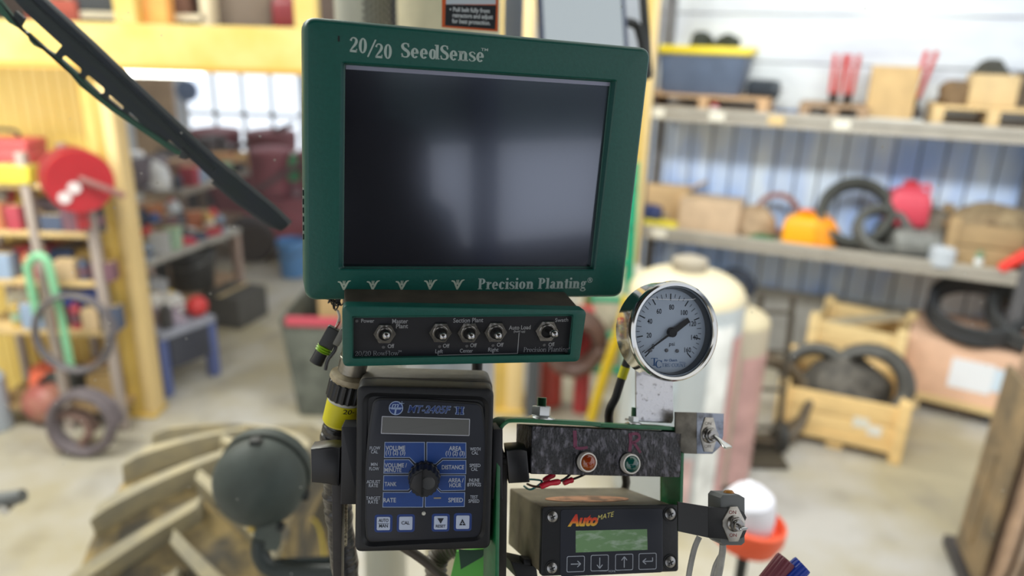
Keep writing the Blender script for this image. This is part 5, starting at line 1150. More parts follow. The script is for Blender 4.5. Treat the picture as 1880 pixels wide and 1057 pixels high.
lump((V(1150, 470, YP + .8).x, YP + .8, 0), (.7, .5, V(1150, 500, YP + .8).z), 'pale covered machine left of the big cream tank', (206, 196, 176), 'covered_machine', 'machine', seed=41)
lump((V(1210, 480, YP + 1.0).x, YP + .9, V(1210, 520, YP + 1.0).z - .2), (.25, .2, .3), 'dusky red bag on top of the pale covered machine', (168, 74, 84), 'bag', 'bag', seed=43)
coil(WP(WQ(1345, 540, .35)[0], .35, WQ(1345, 560, .35)[1]), .16, .025, 'dark coil hung on the blue wall above the cream tank', (52, 58, 72), 4, R(85), WANG)

# ------------------------------------------------------------ big bin on the floor
Pa = floor_at(525, 765); Pb = floor_at(700, 790); zt4 = V(515, 585, Pa.y).z; s_ = (Pb - Pa).length
t = thing('steel_bin', 'dark grey green steel bin with a red top edge on the shop floor', 'bin', (Pa.x + s_ * .62, Pa.y + .35, 0))
m = MB(); L = []
for k, z in ((.88, 0), (.9, .02), (1.05, zt4), (1.02, zt4), (.86, .04)): L.append([(x, y, z) for x, y in rrect(s_ * 1.15 * k, .75 * k, .04)])
m.loft(L, True, True); m.build('bin_body', mat((78, 82, 76), .5, c2=(108, 112, 104), scale=6, lo=.4, hi=.65), t)
m = MB(); m.box((-s_ * .28, -.385, zt4 + .0), (s_ * .5, .05, .06), .008); m.build('red_rim', mat((178, 66, 82), .5), t)
carton((Pa.x + s_ * .6, Pa.y + .45, zt4 - .25), (.5, .4, .34), 'brown cardboard box poking out of the dark steel bin', (170, 140, 96), .2)

# ------------------------------------------------------------ workbenches on the left
def bench(p0, p1, h, depth, label, topc, legc, shelf=None, name='workbench', th=.05):
    v = (p1 - p0); a = math.atan2(v.y, v.x); L_ = v.length; nr = Vector((-math.sin(a), math.cos(a), 0)); c = (p0 + p1) / 2 + nr * depth / 2
    t = thing(name, label, 'workbench', c, None, a)
    m = MB(); m.box((0, 0, h - th / 2), (L_ + .06, depth, th), .006); m.build('bench_top', mat(topc, .5, var=.15, scale=8), t)
    for sx in (-1, 1):
        for sy in (-1, 1): m = MB(); m.box((sx * L_ / 2, sy * (depth / 2 - .05), (h - th) / 2), (.07, .07, h - th), .004); m.build('leg', mat(legc, .5), t)
    if shelf: m = MB(); m.box((0, 0, shelf), (L_, depth * .9, .03), .003); m.build('lower_shelf', mat((150, 122, 96), .6, var=.2, scale=8), t)
    return c, a
P0 = floor_at(316, 728); P1 = floor_at(402, 690); h1 = V(275, 612, P0.y).z
cA, aA = bench(P0, P1, h1, .9, 'nearer workbench with blue legs right of the yellow post', (150, 152, 166), (84, 96, 146), .28)
RA = Matrix.Rotation(aA, 3, 'Z'); on_A = lambda x, y, z=0: cA + RA @ Vector((x * .36, y, h1 + z))
m = MB(); m.box((0, -.3, h1 - .17), ((P1 - P0).length * .8, .3, .24), .006); mesh_thing(m, 'tool_drawer', mat((52, 54, 66), .5), 'dark drawer unit hung under the nearer workbench top', 'drawer', (cA.x, cA.y, 0), None, aA)
P0 = floor_at(300, 640); P1 = floor_at(452, 560); h2 = V(262, 478, P0.y).z; h2 = min(h2, .98)
cB, aB = bench(P0, P1, h2, .9, 'farther long workbench crowded with tools', (168, 164, 158), (150, 128, 118), .3)
RB = Matrix.Rotation(aB, 3, 'Z'); on_B = lambda x, y, z=0: cB + RB @ Vector((x * .68, y, h2 + z))
P0 = floor_at(280, 560); P1 = floor_at(520, 470); P1 = P0 + (P1 - P0) * .95; h3 = .95
P0 = P0 + Vector((.1, .75, 0)); P1 = P1 + Vector((-.3, .6, 0))
cC, aC = bench(P0, P1, h3, .9, 'farthest low bench loaded with parts before the back wall', (150, 140, 128), (110, 92, 80), .35)
RC = Matrix.Rotation(aC, 3, 'Z'); on_C = lambda x, y, z=0: cC + RC @ Vector((x * .72, y, h3 + z))
LA = .5
jug(on_A(-.25, .1), .2, .26, 'white jug at the left end of the nearer workbench', (226, 224, 214), (60, 60, 60), aA)
m = MB(); m.sphere((0, 0, .08), .08, 20); m.build
o = mesh_thing(m, 'rubber_ball', mat((196, 48, 50), .4), 'red ball at the right corner of the nearer workbench', 'ball', on_A(.42, -.36))
lump(on_A(.15, -.1), (.4, .3, .14), 'white rag heap in the middle of the nearer workbench', (218, 216, 214), 'rags', 'rags', seed=51)
toolbox(on_A(.3, .2), (.3, .2, .2), 'grey toolbox at the back of the nearer workbench', (150, 150, 154), aA)
can(on_A(.36, -.1), .04, .16, 'yellow spray can on the nearer workbench beside the red ball', (226, 190, 30), (240, 210, 60))
can(on_A(-.1, .3), .045, .2, 'green spray can at the back of the nearer workbench', (90, 160, 110))
lump(on_A(-.15, -.25), (.3, .2, .1), 'mauve grey cloth at the front of the nearer workbench', (160, 146, 160), 'cloth', 'cloth', seed=52)
carton((cA.x - .1, cA.y, .295), (.45, .4, .18), 'light lilac box on the lower shelf of the nearer workbench', (196, 180, 196), aA)
m = MB(); m.box((0, 0, .03), (.7, .12, .05), .004); mesh_thing(m, 'plank', mat((190, 150, 110), .6), 'orange brown plank on the lower shelf of the nearer workbench', 'board', (cA.x + .05, cA.y - .33, .295), None, aA)
for k, (x, y, kind, d, c, lb) in enumerate((
        (-.75, .1, 'box', (.3, .25, .2), (110, 90, 76), 'small brown parts box at the left end of the farther long workbench'),
        (-.5, -.2, 'can', (.05, .2), (210, 60, 60), 'red spray can at the left of the farther long workbench'),
        (-.35, .15, 'vise', 1.3, (70, 74, 84), 'dark bench vise on the farther long workbench'),
        (-.15, -.25, 'lump', (.35, .2, .1), (206, 64, 84), 'red cloth at the front of the farther long workbench'),
        (.02, .2, 'motor', 1.2, (60, 76, 110), 'blue grey motor in the middle of the farther long workbench'),
        (.25, -.2, 'lump', (.3, .2, .08), (222, 222, 226), 'white rag in the middle of the farther long workbench'),
        (.3, .2, 'box', (.2, .2, .25), (190, 120, 70), 'orange tan carton on the farther long workbench'),
        (.5, -.05, 'tool', (.35, .18, .16), (84, 86, 96), 'dark grey toolbox right of centre on the farther long workbench'),
        (.72, .15, 'jug', (.16, .24), (206, 210, 214), 'pale jug at the right end of the farther long workbench'),
        (.8, -.25, 'can', (.05, .2), (214, 70, 70), 'red spray can at the right corner of the farther long workbench'),
        (.6, -.3, 'can', (.045, .18), (226, 190, 120), 'tan spray can near the right corner of the farther long workbench'),
        (-.05, -.05, 'can', (.05, .24), (80, 110, 180), 'blue spray can in the middle of the farther long workbench'))):
    T_ = on_B(x * .85, y)
    if kind == 'box': carton(T_, d, lb, c, aB)
    elif kind == 'can': can(T_, d[0], d[1], lb, c)
    elif kind == 'vise': vise(T_, d, lb, c, aB)
    elif kind == 'lump': lump(T_, d, lb, c, 'rags', 'rags', seed=60 + k)
    elif kind == 'motor': motor(T_, d, lb, c, aB)
    elif kind == 'tool': toolbox(T_, d, lb, c, aB)
    elif kind == 'jug': jug(T_, d[0], d[1], lb, c, rz=aB)
bucket((cB.x + .3, cB.y, .315), .2, .36, 'black bucket on the lower shelf of the farther long workbench', (44, 44, 46))
toolbox((cB.x - .2, cB.y + .0, .315), (.42, .3, .3), 'black toolbox on the lower shelf of the farther long workbench', (48, 46, 48), aB)
carton((cB.x + .62, cB.y + .05, 0), (.42, .4, .28), 'dark box on the floor under the farther long workbench', (70, 68, 66), aB)
for k, (x, y, kind, d, c, lb) in enumerate((
        (-1.0, 0, 'motor', 1.5, (120, 110, 120), 'grey mauve motor at the left end of the farthest bench'),
        (-.7, .1, 'can', (.06, .26), (236, 236, 240), 'white can at the left of the farthest bench'),
        (-.45, -.1, 'box', (.4, .3, .24), (132, 100, 84), 'brown carton on the left half of the farthest bench'),
        (-.2, .2, 'tool', (.4, .25, .28), (60, 64, 74), 'dark toolbox on the left half of the farthest bench'),
        (.05, -.1, 'lump', (.4, .3, .2), (206, 150, 160), 'pink rag heap in the middle of the farthest bench'),
        (.3, .15, 'motor', 1.5, (50, 50, 54), 'black motor right of centre on the farthest bench'),
        (.55, -.1, 'box', (.3, .3, .2), (186, 134, 88), 'orange brown carton on the right half of the farthest bench'),
        (.8, .1, 'vise', 1.7, (70, 60, 60), 'dark vise toward the right end of the farthest bench'),
        (1.0, -.2, 'lump', (.4, .3, .16), (196, 160, 110), 'tan sack at the right end of the farthest bench'))):
    T_ = on_C(x, y)
    if kind == 'box': carton(T_, d, lb, c, aC)
    elif kind == 'can': can(T_, d[0], d[1], lb, c)
    elif kind == 'vise': vise(T_, d, lb, c, aC)
    elif kind == 'lump': lump(T_, d, lb, c, 'rag_heap', 'rags', seed=80 + k)
    elif kind == 'motor': motor(T_, d, lb, c, aC)
    elif kind == 'tool': toolbox(T_, d, lb, c, aC)
# far machines
def machine(px, py, Y, w_, h, label, c, seed):
    p = V(px, py, Y); t = thing('planter_unit', label, 'machine', (p.x, Y, 0)); rg = random.Random(seed); cm = mat(c, .5, var=.2, scale=6)
    m = MB(); m.box((0, 0, h * .3), (w_, .5, h * .4), .03); m.build('frame', cm, t)
    for s_ in (-1, 1):
        m = MB(); m.lathe([(w_ * .14, 0), (w_ * .2, .02), (w_ * .22, h * .34), (w_ * .2, h * .36), (w_ * .08, h * .38)], 24, Matrix.Translation((s_ * w_ * .25, 0, h * .5))); m.build('hopper', cm, t)
        m = MB(); m.lathe([(.04, -.05), (h * .17, -.05), (h * .19, 0), (h * .17, .05), (.04, .05)], 28, Matrix.Translation((s_ * w_ * .42, -.3, h * .19)) @ Matrix.Rotation(R(90), 4, 'X')); m.build('wheel', mat((60, 54, 56), .6), t)
    m = MB(); m.beam((-w_ * .5, -.2, h * .5), (w_ * .5, -.2, h * .95), .06, .06); m.build('arm', mat((100, 76, 80), .5), t)
    return t
machine(462, 420, 9.9, 1.5, 1.45, 'maroon machine with hoppers before the bright window', (122, 66, 74), 1)
machine(550, 420, 8.3, 1.1, 1.45, 'maroon machine half hidden behind the monitor edge', (134, 72, 82), 2)
jug((V(545, 330, 8.3).x, 8.3, V(545, 330, 8.3).z), .25, .3, 'green and white jug on the machine next to the monitor edge', (70, 160, 110), (240, 240, 240))
bucket(floor_at(540, 505), .16, .4, 'light blue bucket on the floor far behind, beside the monitor', (88, 136, 190))
P = V(283, 318, 7.4); lump((P.x, 7.4, P.z - .15), (.34, .26, .26), 'bright white plastic bag hanging left of the window', (240, 242, 248), 'plastic_bag', 'bag', seed=91)
P = V(246, 300, 7.6); m = MB(); m.lathe([(.1, -.12), (.13, 0), (.1, .12)], 20, Matrix.Translation((0, 0, .12))); mesh_thing(m, 'white_canister', mat((232, 232, 236), .4), 'small white canister hanging just right of the yellow post', 'canister', (P.x, 7.6, P.z - .12))
# pegboard rack behind bench to fill the mid left
a = V(245, 210, 9.8); b = V(345, 400, 9.8)
m = MB(); m.box((0, 0, 0), (abs(b.x - a.x), .08, 2.4), .004); mesh_thing(m, 'tall_cabinet', mat((176, 150, 124), .6, var=.2, scale=3), 'tan tall cabinet between the yellow post and the bright window', 'cabinet', ((a.x + b.x) / 2, 9.8, 1.2))
m = MB(); A = Matrix.Rotation(R(90), 4, 'X'); m.lathe([(.1, 0), (.14, .02), (.16, .0), (.16, .05), (.05, .06)], 28, A); mesh_thing(m, 'hanging_fan', mat((108, 126, 160), .5), 'round blue grey fan hanging before the bright window', 'fan', V(345, 166, YF - .14))

# ------------------------------------------------------------ rack and hose reel at far left
YR = YP - .25
t = thing('steel_rack', 'open steel rack with wooden shelves under the red hose reel', 'rack', (0, YR, 0))
ux = [V(90, 560, YR).x, V(193, 560, YR).x, V(-60, 560, YR).x]
zz = [V(90, y, YR).z for y in (342, 430, 520, 610)]
for x_ in ux:
    for d_ in (0, .4): m = MB(); m.box((x_, d_, .9), (.05, .05, 1.8), .004); m.build('upright', mat((160, 146, 138), .5), t)
for z in zz: m = MB(); m.box(((ux[1] + ux[2]) / 2, .2, z), (ux[1] - ux[2], .42, .035), .003); m.build('shelf_board', mat((206, 176, 124), .6, var=.15, scale=6), t)
m = MB(); m.box(((ux[1] + ux[2]) / 2, .2, .14), (ux[1] - ux[2], .42, .035), .003); m.build('shelf_board', mat((150, 122, 84), .6, var=.2, scale=6), t)
def rk(px, k, d=.2):
    Y = YR + d; return Vector((V(px, 400, Y).x, Y, ([z + .0175 for z in zz] + [.1575])[k]))
m_px = pxm(0, 0, V(90, 500, YR))
t = thing('hose_reel', 'big red hose reel mounted at the end of the steel rack', 'hose reel', V(146, 333, YR - .12), None, R(40))
rr = 53 * m_px
for z0, c_, s_ in ((0, (176, 26, 36), 1.0), (.2, (170, 60, 60), .98)):
    m = MB(); m.lathe([(rr * .12, z0 - .01), (rr * s_, z0 - .02), (rr * s_ * 1.02, z0), (rr * s_, z0 + .02), (rr * .12, z0 + .01)], 48, Matrix.Rotation(R(-90), 4, 'X') @ Matrix.Translation((0, 0, 0))); m.build('reel_disc', mat(c_, .4, var=.1, scale=4), t)
m = MB(); pr = []
for i in range(7): pr += [(rr * .8, .02 + i * .026), (rr * .86, .033 + i * .026)]
m.lathe([(rr * .1, .02)] + pr + [(rr * .1, .19)], 40, Matrix.Rotation(R(-90), 4, 'X')); m.build('wound_hose', mat((120, 76, 66), .6), t)
m = MB(); m.tube([(.0, -.02, .02), (.1, -.09, -.03), (.2, -.1, -.09)], .018, 10); m.lathe([(.045, -.03), (.045, .0)], 18, Matrix.Rotation(R(90), 4, 'X')); m.build('crank_arm', mat((150, 104, 100), .4, .4), t)
for dx, dz in ((-.035, -.03), (-.09, -.08)):
    m = MB(); m.lathe([(.034, .021), (.034, .026)], 20, Matrix.Translation((dx, 0, dz)) @ Matrix.Rotation(R(90), 4, 'X')); m.build('white_sticker', mat((232, 220, 220), .5), t)
m = MB(); m.beam((0, .1, -rr * .2), (0, .1, -rr - .12), .06, .05); m.build('stand', mat((180, 50, 56), .4), t)
toolbox(rk(30, 0), (.42, .2, .26), 'red and black toolbox on the top board of the steel rack', (190, 70, 70), 0)
carton(rk(46, 0, .02), (.22, .12, .1), 'yellow green carton in front of the red and black toolbox', (206, 190, 60), 0)
for px, k, kind, c, lb in ((8, 1, 'jug', (196, 200, 196), 'grey white jug at the far left of the second rack board'), (32, 1, 'can', (200, 60, 54), 'red can on the second rack board'), (50, 1, 'can', (226, 190, 40), 'yellow can on the second rack board'),
        (112, 1, 'box', (96, 80, 84), 'dusky box right on the second rack board'), (160, 1, 'box', (70, 84, 120), 'blue grey box at the right of the second rack board'),
        (20, 2, 'box', (120, 84, 60), 'brown box at the left of the third rack board'), (66, 2, 'tool', (176, 40, 58), 'crimson toolbox on the third rack board'), (122, 2, 'box', (52, 70, 110), 'navy box on the third rack board'), (165, 2, 'box', (150, 120, 60), 'mustard box at the right of the third rack board'),
        (14, 3, 'jug', (236, 232, 214), 'cream jug at the left of the fourth rack board'), (121, 3, 'bucket', (44, 92, 210), 'bright blue bucket on the fourth rack board'),
        (34, 4, 'lump', (226, 108, 76), 'orange rag pile low at the far left of the rack'), (150, 4, 'box', (170, 140, 90), 'tan carton on the lowest rack board'), (70, 4, 'box', (60, 62, 60), 'charcoal bin on the lowest rack board')):
    T_ = rk(px, k)
    if kind == 'jug': jug(T_, .16, .22, lb, c)
    elif kind == 'can': can(T_, .045, .2, lb, c)
    elif kind == 'box': carton(T_, (.18, .2, .17), lb, c)
    elif kind == 'tool': toolbox(T_, (.22, .2, .2), lb, c)
    elif kind == 'bucket': bucket(T_, .13, .22, lb, c)
    elif kind == 'lump': lump(T_, (.24, .2, .2), lb, c, 'rags', 'rags', seed=95)
YH = YR - .1
m = MB(); m.tube(smooth([V(x, y, YH) for x, y in ((70, 585), (58, 530), (52, 490), (66, 470), (86, 478), (98, 520), (112, 580), (124, 640), (132, 682))], 5), .024, 10); mesh_thing(m, 'green_hose', mat((132, 196, 152), .45), 'mint green hose looped over the front of the steel rack', 'hose')
for cxp, cyp, r_, tn, lb, c_ in ((150, 600, 78, 2, 'big thin dark cable loop hanging on the steel rack', (90, 84, 88)), (168, 705, 62, 4, 'dark grey cable coil hanging below the big cable loop', (96, 86, 90)), (140, 716, 40, 3, 'inner brownish cable coil at the foot of the rack', (120, 92, 82))):
    P = V(cxp, cyp + r_, YH - .05) if tn == 2 else Vector((V(cxp, cyp, YH - .05).x, YH - .05 - .02 * tn, 0)); r2 = r_ * pxm(0, 0, P); coil(P, r2, .016 if tn == 2 else .022, lb, c_, tn, R(84), 0, 'cable_coil', cat='cable')
P = floor_at(70, 792); t = thing('round_tank', 'small rusty red round tank on the floor before the rack', 'tank', P + Vector((0, .14, 0)))
r_ = 40 * pxm(0, 0, P); m = MB(); m.sphere((0, 0, r_ * 1.02), r_, 28, (1.05, 1, .98)); m.build('tank_shell', mat((160, 84, 76), .45, c2=(176, 130, 110), scale=5), t)
m = MB(); m.lathe([(r_ * .5, 0), (r_ * .45, .05)], 20); m.build('foot_ring', DULL, t); m = MB(); m.lathe([(.03, r_ * 1.9), (.03, r_ * 2.15)], 14); m.build('filler_neck', DULL, t)
P = floor_at(-5, 785); m = MB(); m.lathe([(.09, 0), (.1, .02), (.1, .36), (.06, .42), (.04, .43)], 24); mesh_thing(m, 'gas_bottle', mat((176, 186, 200), .4), 'pale blue grey bottle at the very left on the floor', 'bottle', P)

COLS = [('crimson', (172, 62, 76)), ('white', (230, 230, 226)), ('slate', (74, 84, 108)), ('mustard', (196, 164, 84)), ('charcoal', (60, 58, 60)), ('rust orange', (190, 116, 80)), ('pale green', (160, 188, 160)), ('tan', (190, 162, 126)), ('silver grey', (184, 184, 186)), ('plum', (118, 82, 94)), ('grey blue', (146, 164, 190)), ('brown', (118, 92, 72))]
rg = random.Random(3)
for k in range(4):
    for i in range(6):
        nm_, c_ = COLS[(k * 5 + i * 7) % 12]; px = -6 + i * 37 + rg.uniform(-5, 5); T_ = rk(px, k, .05 if k else .3); hh = rg.uniform(.09, .17)
        row = ('top', 'second', 'third', 'fourth')[k]; wh = ('first', 'second', 'third', 'fourth', 'fifth', 'last')[i]
        if (i + k) % 3 == 0: can(T_, .035, hh, '%s can standing at the front of the %s rack board, %s from the left' % (nm_, row, wh), c_, COLS[(i + k + 3) % 12][1], nm='parts_can', grp='small cans and boxes on the rack boards')
        else: carton(T_, (rg.uniform(.08, .15), .1, hh), '%s parts box at the front of the %s rack board, %s from the left' % (nm_, row, wh), c_, 0, 'small cans and boxes on the rack boards', 'parts_box')
for on_, bn, L_, n_k, y0 in ((on_B, 'farther long workbench', .78, 14, -.3), (on_C, 'farthest bench', 1.0, 14, -.25), (on_A, 'nearer workbench', .34, 6, .0)):
    for i in range(n_k):
        nm_, c_ = COLS[(i * 5 + len(bn)) % 12]; x_ = -L_ + 2 * L_ * (i + .5) / n_k; y_ = y0 + (.16 if i % 2 else -.06); hh = rg.uniform(.07, .2)
        if on_ is on_A: y_ = -.36 + .13 * i; x_ = .3 if i % 2 else -.3
        lb = '%s %s on the %s, number %s counted from its left end' % (nm_, 'tin' if i % 3 == 0 else 'parts box', bn, ('one', 'two', 'three', 'four', 'five', 'six', 'seven', 'eight', 'nine', 'ten', 'eleven', 'twelve', 'thirteen', 'fourteen')[i])
        if i % 3 == 0: can(on_(x_, y_), .045, hh, lb, c_, COLS[(i + 4) % 12][1], nm='parts_tin', grp='tins and parts boxes on the benches')
        else: carton(on_(x_, y_), (rg.uniform(.1, .2), rg.uniform(.08, .16), hh), lb, c_, rg.uniform(0, 1), 'tins and parts boxes on the benches', 'parts_box')
# things on the mezzanine
ZT = zt_; 
def mz(px, d=.5): return Vector((V(px, 30, Ym + d).x, Ym + d, ZT))
m = MB(); w_ = .24
for px, lb, c in ((177, 'pale framed shelf unit standing on the mezzanine at left', (206, 196, 172)), (320, 'pale framed shelf unit standing on the mezzanine at centre', (210, 196, 168))):
    t = thing('shelf_frame', lb, 'shelf', mz(px, .35)); wd_ = .5
    for s_ in (-1, 1): m = MB(); m.box((s_ * wd_ / 2, 0, .4), (.06, .3, .8), .004); m.build('side_panel', mat(c, .6), t)
    for z in (.02, .24, .55): m = MB(); m.box((0, 0, z + .02), (wd_, .3, .04), .003); m.build('shelf_board', mat(c, .6), t)
carton(mz(190, .3) + Vector((0, 0, .06)), (.26, .2, .14), 'dark box inside the left shelf unit on the mezzanine', (54, 56, 60))
carton(mz(290, .2), (.2, .2, .2), 'orange tan box left of the centre shelf unit on the mezzanine', (224, 160, 84))
carton(mz(328, .3) + Vector((0, 0, .06)), (.22, .2, .14), 'brown box inside the centre shelf unit on the mezzanine', (92, 58, 40))
carton(mz(118, .3), (.3, .25, .12), 'reddish brown box at the left on the mezzanine', (150, 66, 50))
carton(mz(440, .5), (.5, .35, .2), 'grey brown box right of centre on the mezzanine', (110, 96, 84))
jug(mz(525, .3), .14, .2, 'dark red jug at the right on the mezzanine', (130, 36, 46))

# ============================================================ THE TRACTOR OUTSIDE THE GLASS
# front tyre
tr = .62; Pt = V(388, 850, 1.95); Pt.y = 1.62
t = thing('front_tyre', 'muddy front tractor tyre with chevron lugs below the windshield', 'tyre', Matrix.Translation((Pt.x + .02, Pt.y + .33, tr)) @ Matrix.Rotation(R(2), 4, 'Z'))
RUB = mat((70, 64, 54), .85, c2=(150, 128, 82), scale=6, lo=.42, hi=.62, bump=.5, bscale=60); LUG = mat((140, 132, 112), .8, c2=(160, 148, 118), scale=14, lo=.4, hi=.6, bump=.4, bscale=60)
tw = .28; A = Matrix.Rotation(R(90), 4, 'Y')
m = MB(); m.lathe([(tr * .55, -tw * .75), (tr * .7, -tw * .98), (tr * .9, -tw), (tr * .955, -tw * .95), (tr * .965, -tw * .5), (tr * .97, 0), (tr * .965, tw * .5), (tr * .955, tw * .95), (tr * .9, tw), (tr * .7, tw * .98), (tr * .55, tw * .75)], 80, A); m.build('carcass', RUB, t)
NL = 20
for s_ in (-1, 1):
    for k in range(NL):
        m = MB(); th0 = 2 * PI * (k + (.5 if s_ > 0 else 0)) / NL; L = []
        for j in range(9):
            f_ = j / 8; x_ = s_ * (-.02 + f_ * (tw * 1.0)); th = th0 - f_ * .36
            rb = tr * .94; rt_ = tr * (1.07 if f_ < .95 else 1.05); hw = .034 + .012 * f_
            def pt(x, th_, r__): return (x, r__ * math.sin(th_), r__ * math.cos(th_))
            L.append([pt(x_, th - hw * 1.25, rb), pt(x_, th + hw * 1.25, rb), pt(x_, th + hw * .85, rt_), pt(x_, th - hw * .85, rt_)])
        if -1.75 < math.remainder(th0, 2 * PI) < 1.9: m.loft(L); m.build('lug', LUG, t, ang=20)
m = MB(); m.lathe([(tr * .1, tw * .3), (tr * .3, tw * .25), (tr * .5, tw * .6), (tr * .56, tw * .78), (tr * .56, -tw * .78), (tr * .1, -tw * .3)], 48, A); m.build('rim', mat((214, 190, 60), .45), t)
# round work light seen from behind
Pl = W(477, 885, 1.35); u_ = 1.35 / F; r_ = 84 * u_
t = thing('work_light', 'round black work lamp seen from behind on its bracket above the tyre', 'lamp', Matrix.Translation(Pl))
OUTD = mat((62, 69, 67), .6, spec=.35, var=.12, scale=30)
m = MB(); m.sphere((0, 0, 0), r_, 48, (1, .85, 1)); m.build('lamp_shell', OUTD, t)
m = MB(); m.lathe([(r_ * .97, -.012), (r_ * 1.02, -.012), (r_ * 1.02, .012), (r_ * .97, .012)], 48, Matrix.Translation((0, r_ * .45, 0)) @ Matrix.Rotation(R(90), 4, 'X')); m.build('rim_ring', OUTD, t)
for dx, dz in ((0, 1.0), (-.86, -.55), (.95, -.3)): m = MB(); m.box((dx * r_, 0, dz * r_), (.02, .02, .014), .003); m.build('rim_clip', DULL, t)
PL = lambda px, py, d=1.33: W(px, py, d) - Pl
m = MB(); m.loft([[PL(462, 925), PL(520, 925), PL(520, 925, 1.37), PL(462, 925, 1.37)], [PL(466, 995), PL(516, 1000), PL(516, 1000, 1.37), PL(466, 995, 1.37)], [PL(480, 1010), PL(508, 1012), PL(508, 1012, 1.37), PL(480, 1010, 1.37)]]); m.build('bracket_ear', mat((70, 74, 68), .45), t)
m = MB(); m.tube([PL(462, 958), PL(462, 975)], .007, 12); m.build('brass_bolt', mat((190, 160, 90), .3, .8), t)
m = MB(); m.tube([PL(510, 965, 1.33), PL(522, 968, 1.33)], .008, 12); m.build('clamp_bolt', DULL, t)
m = MB(); m.tube(smooth([PL(478, 990, 1.34), PL(478, 1018, 1.34), PL(500, 1045, 1.34), PL(560, 1052, 1.34), PL(640, 1050, 1.34)], 5), .016, 16); m.build('arm_tube', mat((34, 40, 40), .4), t)
m = MB(); m.loft([[PL(505, 1025, 1.35), PL(505, 1075, 1.35), PL(505, 1075, 1.4), PL(505, 1025, 1.4)], [PL(640, 1018, 1.35), PL(640, 1075, 1.35), PL(640, 1075, 1.4), PL(640, 1018, 1.4)]]); m.build('mounting_bar', mat((40, 46, 44), .45), t)
# small dark fitting at far left
Pm = W(22, 915, 2.2); t = thing('mirror_joint', 'small dark grey clamp joint poking in at the left edge', 'clamp', Matrix.Translation(Pm)); m = MB(); m.tube([(-.2, 0, -.02), (-.02, 0, -.005), (.035, 0, .012)], .02, 14, rs=[.012, .026, .02]); m.build('clamp_body', mat((96, 98, 98), .45), t); m = MB(); m.lathe([(.016, -.03), (.016, .01)], 12, Matrix.Translation((-.01, -.02, -.02)) @ Matrix.Rotation(R(90), 4, 'X')); m.build('bolt', CHROME, t)
# exhaust stack and air intake in front of the cab
def stack(pxc, prof, d, label, nm, mt, extra=None):
    P = W(pxc, 500, d); t = thing(nm, label, 'stack', Matrix.Translation((P.x, P.y, 0))); m = MB(); m.lathe([(r * d / F, z) for r, z in prof], 48); m.build('pipe', mt, t); return t, P
CRE = mat((200, 190, 160), .5, var=.08, scale=30, bump=.1)
zAt = lambda py, d: W(820, py, d).z
d1 = 1.6
t, P = stack(825, [(50, .9), (50, zAt(900, d1)), (84, zAt(840, d1)), (84, zAt(420, d1)), (85, zAt(400, d1)), (85, 3.3)], d1, 'thick cream coloured exhaust stack rising behind the monitor', 'exhaust_stack', CRE)
m = MB(); m.lathe([(85.5 * d1 / F, zAt(820, d1)), (86.5 * d1 / F, zAt(800, d1)), (86.5 * d1 / F, zAt(600, d1)), (85.5 * d1 / F, zAt(590, d1))], 48, cap=False); m.build('heat_shield', mat((182, 184, 192), .35, .5), t)
d2 = 1.75
t, P = stack(690, [(44, .9), (44, zAt(560, d2)), (52, zAt(500, d2)), (52, 3.4)], d2, 'grey intake stack with perforated guard left of the cream stack', 'intake_stack', mat((178, 176, 164), .5, var=.06, scale=9))
rr = 53.5 * d2 / F; m = MB(); HB = []
a_c = math.atan2(-1, .62)
pts = []
for i in range(8):
    for j in range(26):
        a = a_c - .42 + i * .13; z = zAt(60, d2) - .02 + (j + .5 * (i % 2)) * .014; pts.append((a, z))
for a, z in pts:
    m.lathe([(.0042, -.001), (.0042, .0006)], 8, Matrix.Translation((rr * math.cos(a), rr * math.sin(a), z)) @ Matrix.Rotation(a, 4, 'Z') @ Matrix.Rotation(R(90), 4, 'Y'))
m.build('guard_perforations', mat((26, 26, 26), .6), t); t.children[-1]['kind'] = 'stuff'
m = MB(); L = [[(rr * 1.01 * k * math.cos(a), rr * 1.01 * k * math.sin(a), z) for k, z in ((1, zAt(70, d2)), (1.02, zAt(70, d2)), (1.02, 3.3), (1, 3.3))] for a in [a_c + .5 + .06 * i for i in range(6)]]
m.loft(L); m.build('guard_edge', mat((30, 30, 32), .5), t)
P = W(943, 30, 1.7); m = MB(); m.box((0, 0, 0), (.045, .05, 1.2), .004); m.mi = 1; m.box((.024, -.02, -.02), (.02, .03, .05), .004); mesh_thing(m, 'grab_post', [mat((138, 146, 164), .4), DULL], 'slim blue grey post with a dark catch right of the cream stack', 'post', (P.x, P.y, P.z + .45))
# mirror
dm = 1.55; Pm = W(1070, 25, dm); um = dm / F
t = thing('side_mirror', 'rounded rectangular mirror with dark frame above the monitor', 'mirror', Matrix.Translation(Pm) @ (C2W.to_4x4() @ Matrix(((1, 0, 0, 0), (0, 0, 1, 0), (0, -1, 0, 0), (0, 0, 0, 1)))) @ Matrix.Rotation(R(90), 4, 'X') @ Matrix.Rotation(R(8), 4, 'Y'))
t.matrix_world = Matrix.Translation(Pm) @ Matrix((rx, ry, rz)).transposed().to_4x4() @ Matrix.Rotation(R(12), 4, 'Y') @ Matrix.Rotation(R(-10), 4, 'X')
m = MB(); oo = rrect(168 * um, 190 * um, 34 * um); m.loft([Z(inset(oo, .006), -.02), Z(oo, -.012), Z(oo, .002), Z(inset(oo, .006), .004), Z(inset(oo, .010), .002)], True, True); m.build('mirror_frame', mat((60, 72, 104), .4), t)
m = MB(); m.prism(inset(oo, .0095), .001, .0028); m.build('mirror_glass', mat((176, 184, 194), .12, .9), t)
m = MB(); m.tube(smooth([(.09, .0, -.02), (.14, 0, -.04), (.16, -.1, -.05), (.16, .4, -.05)], 4), .01, 10); m.build('mirror_arm', DULL, t)

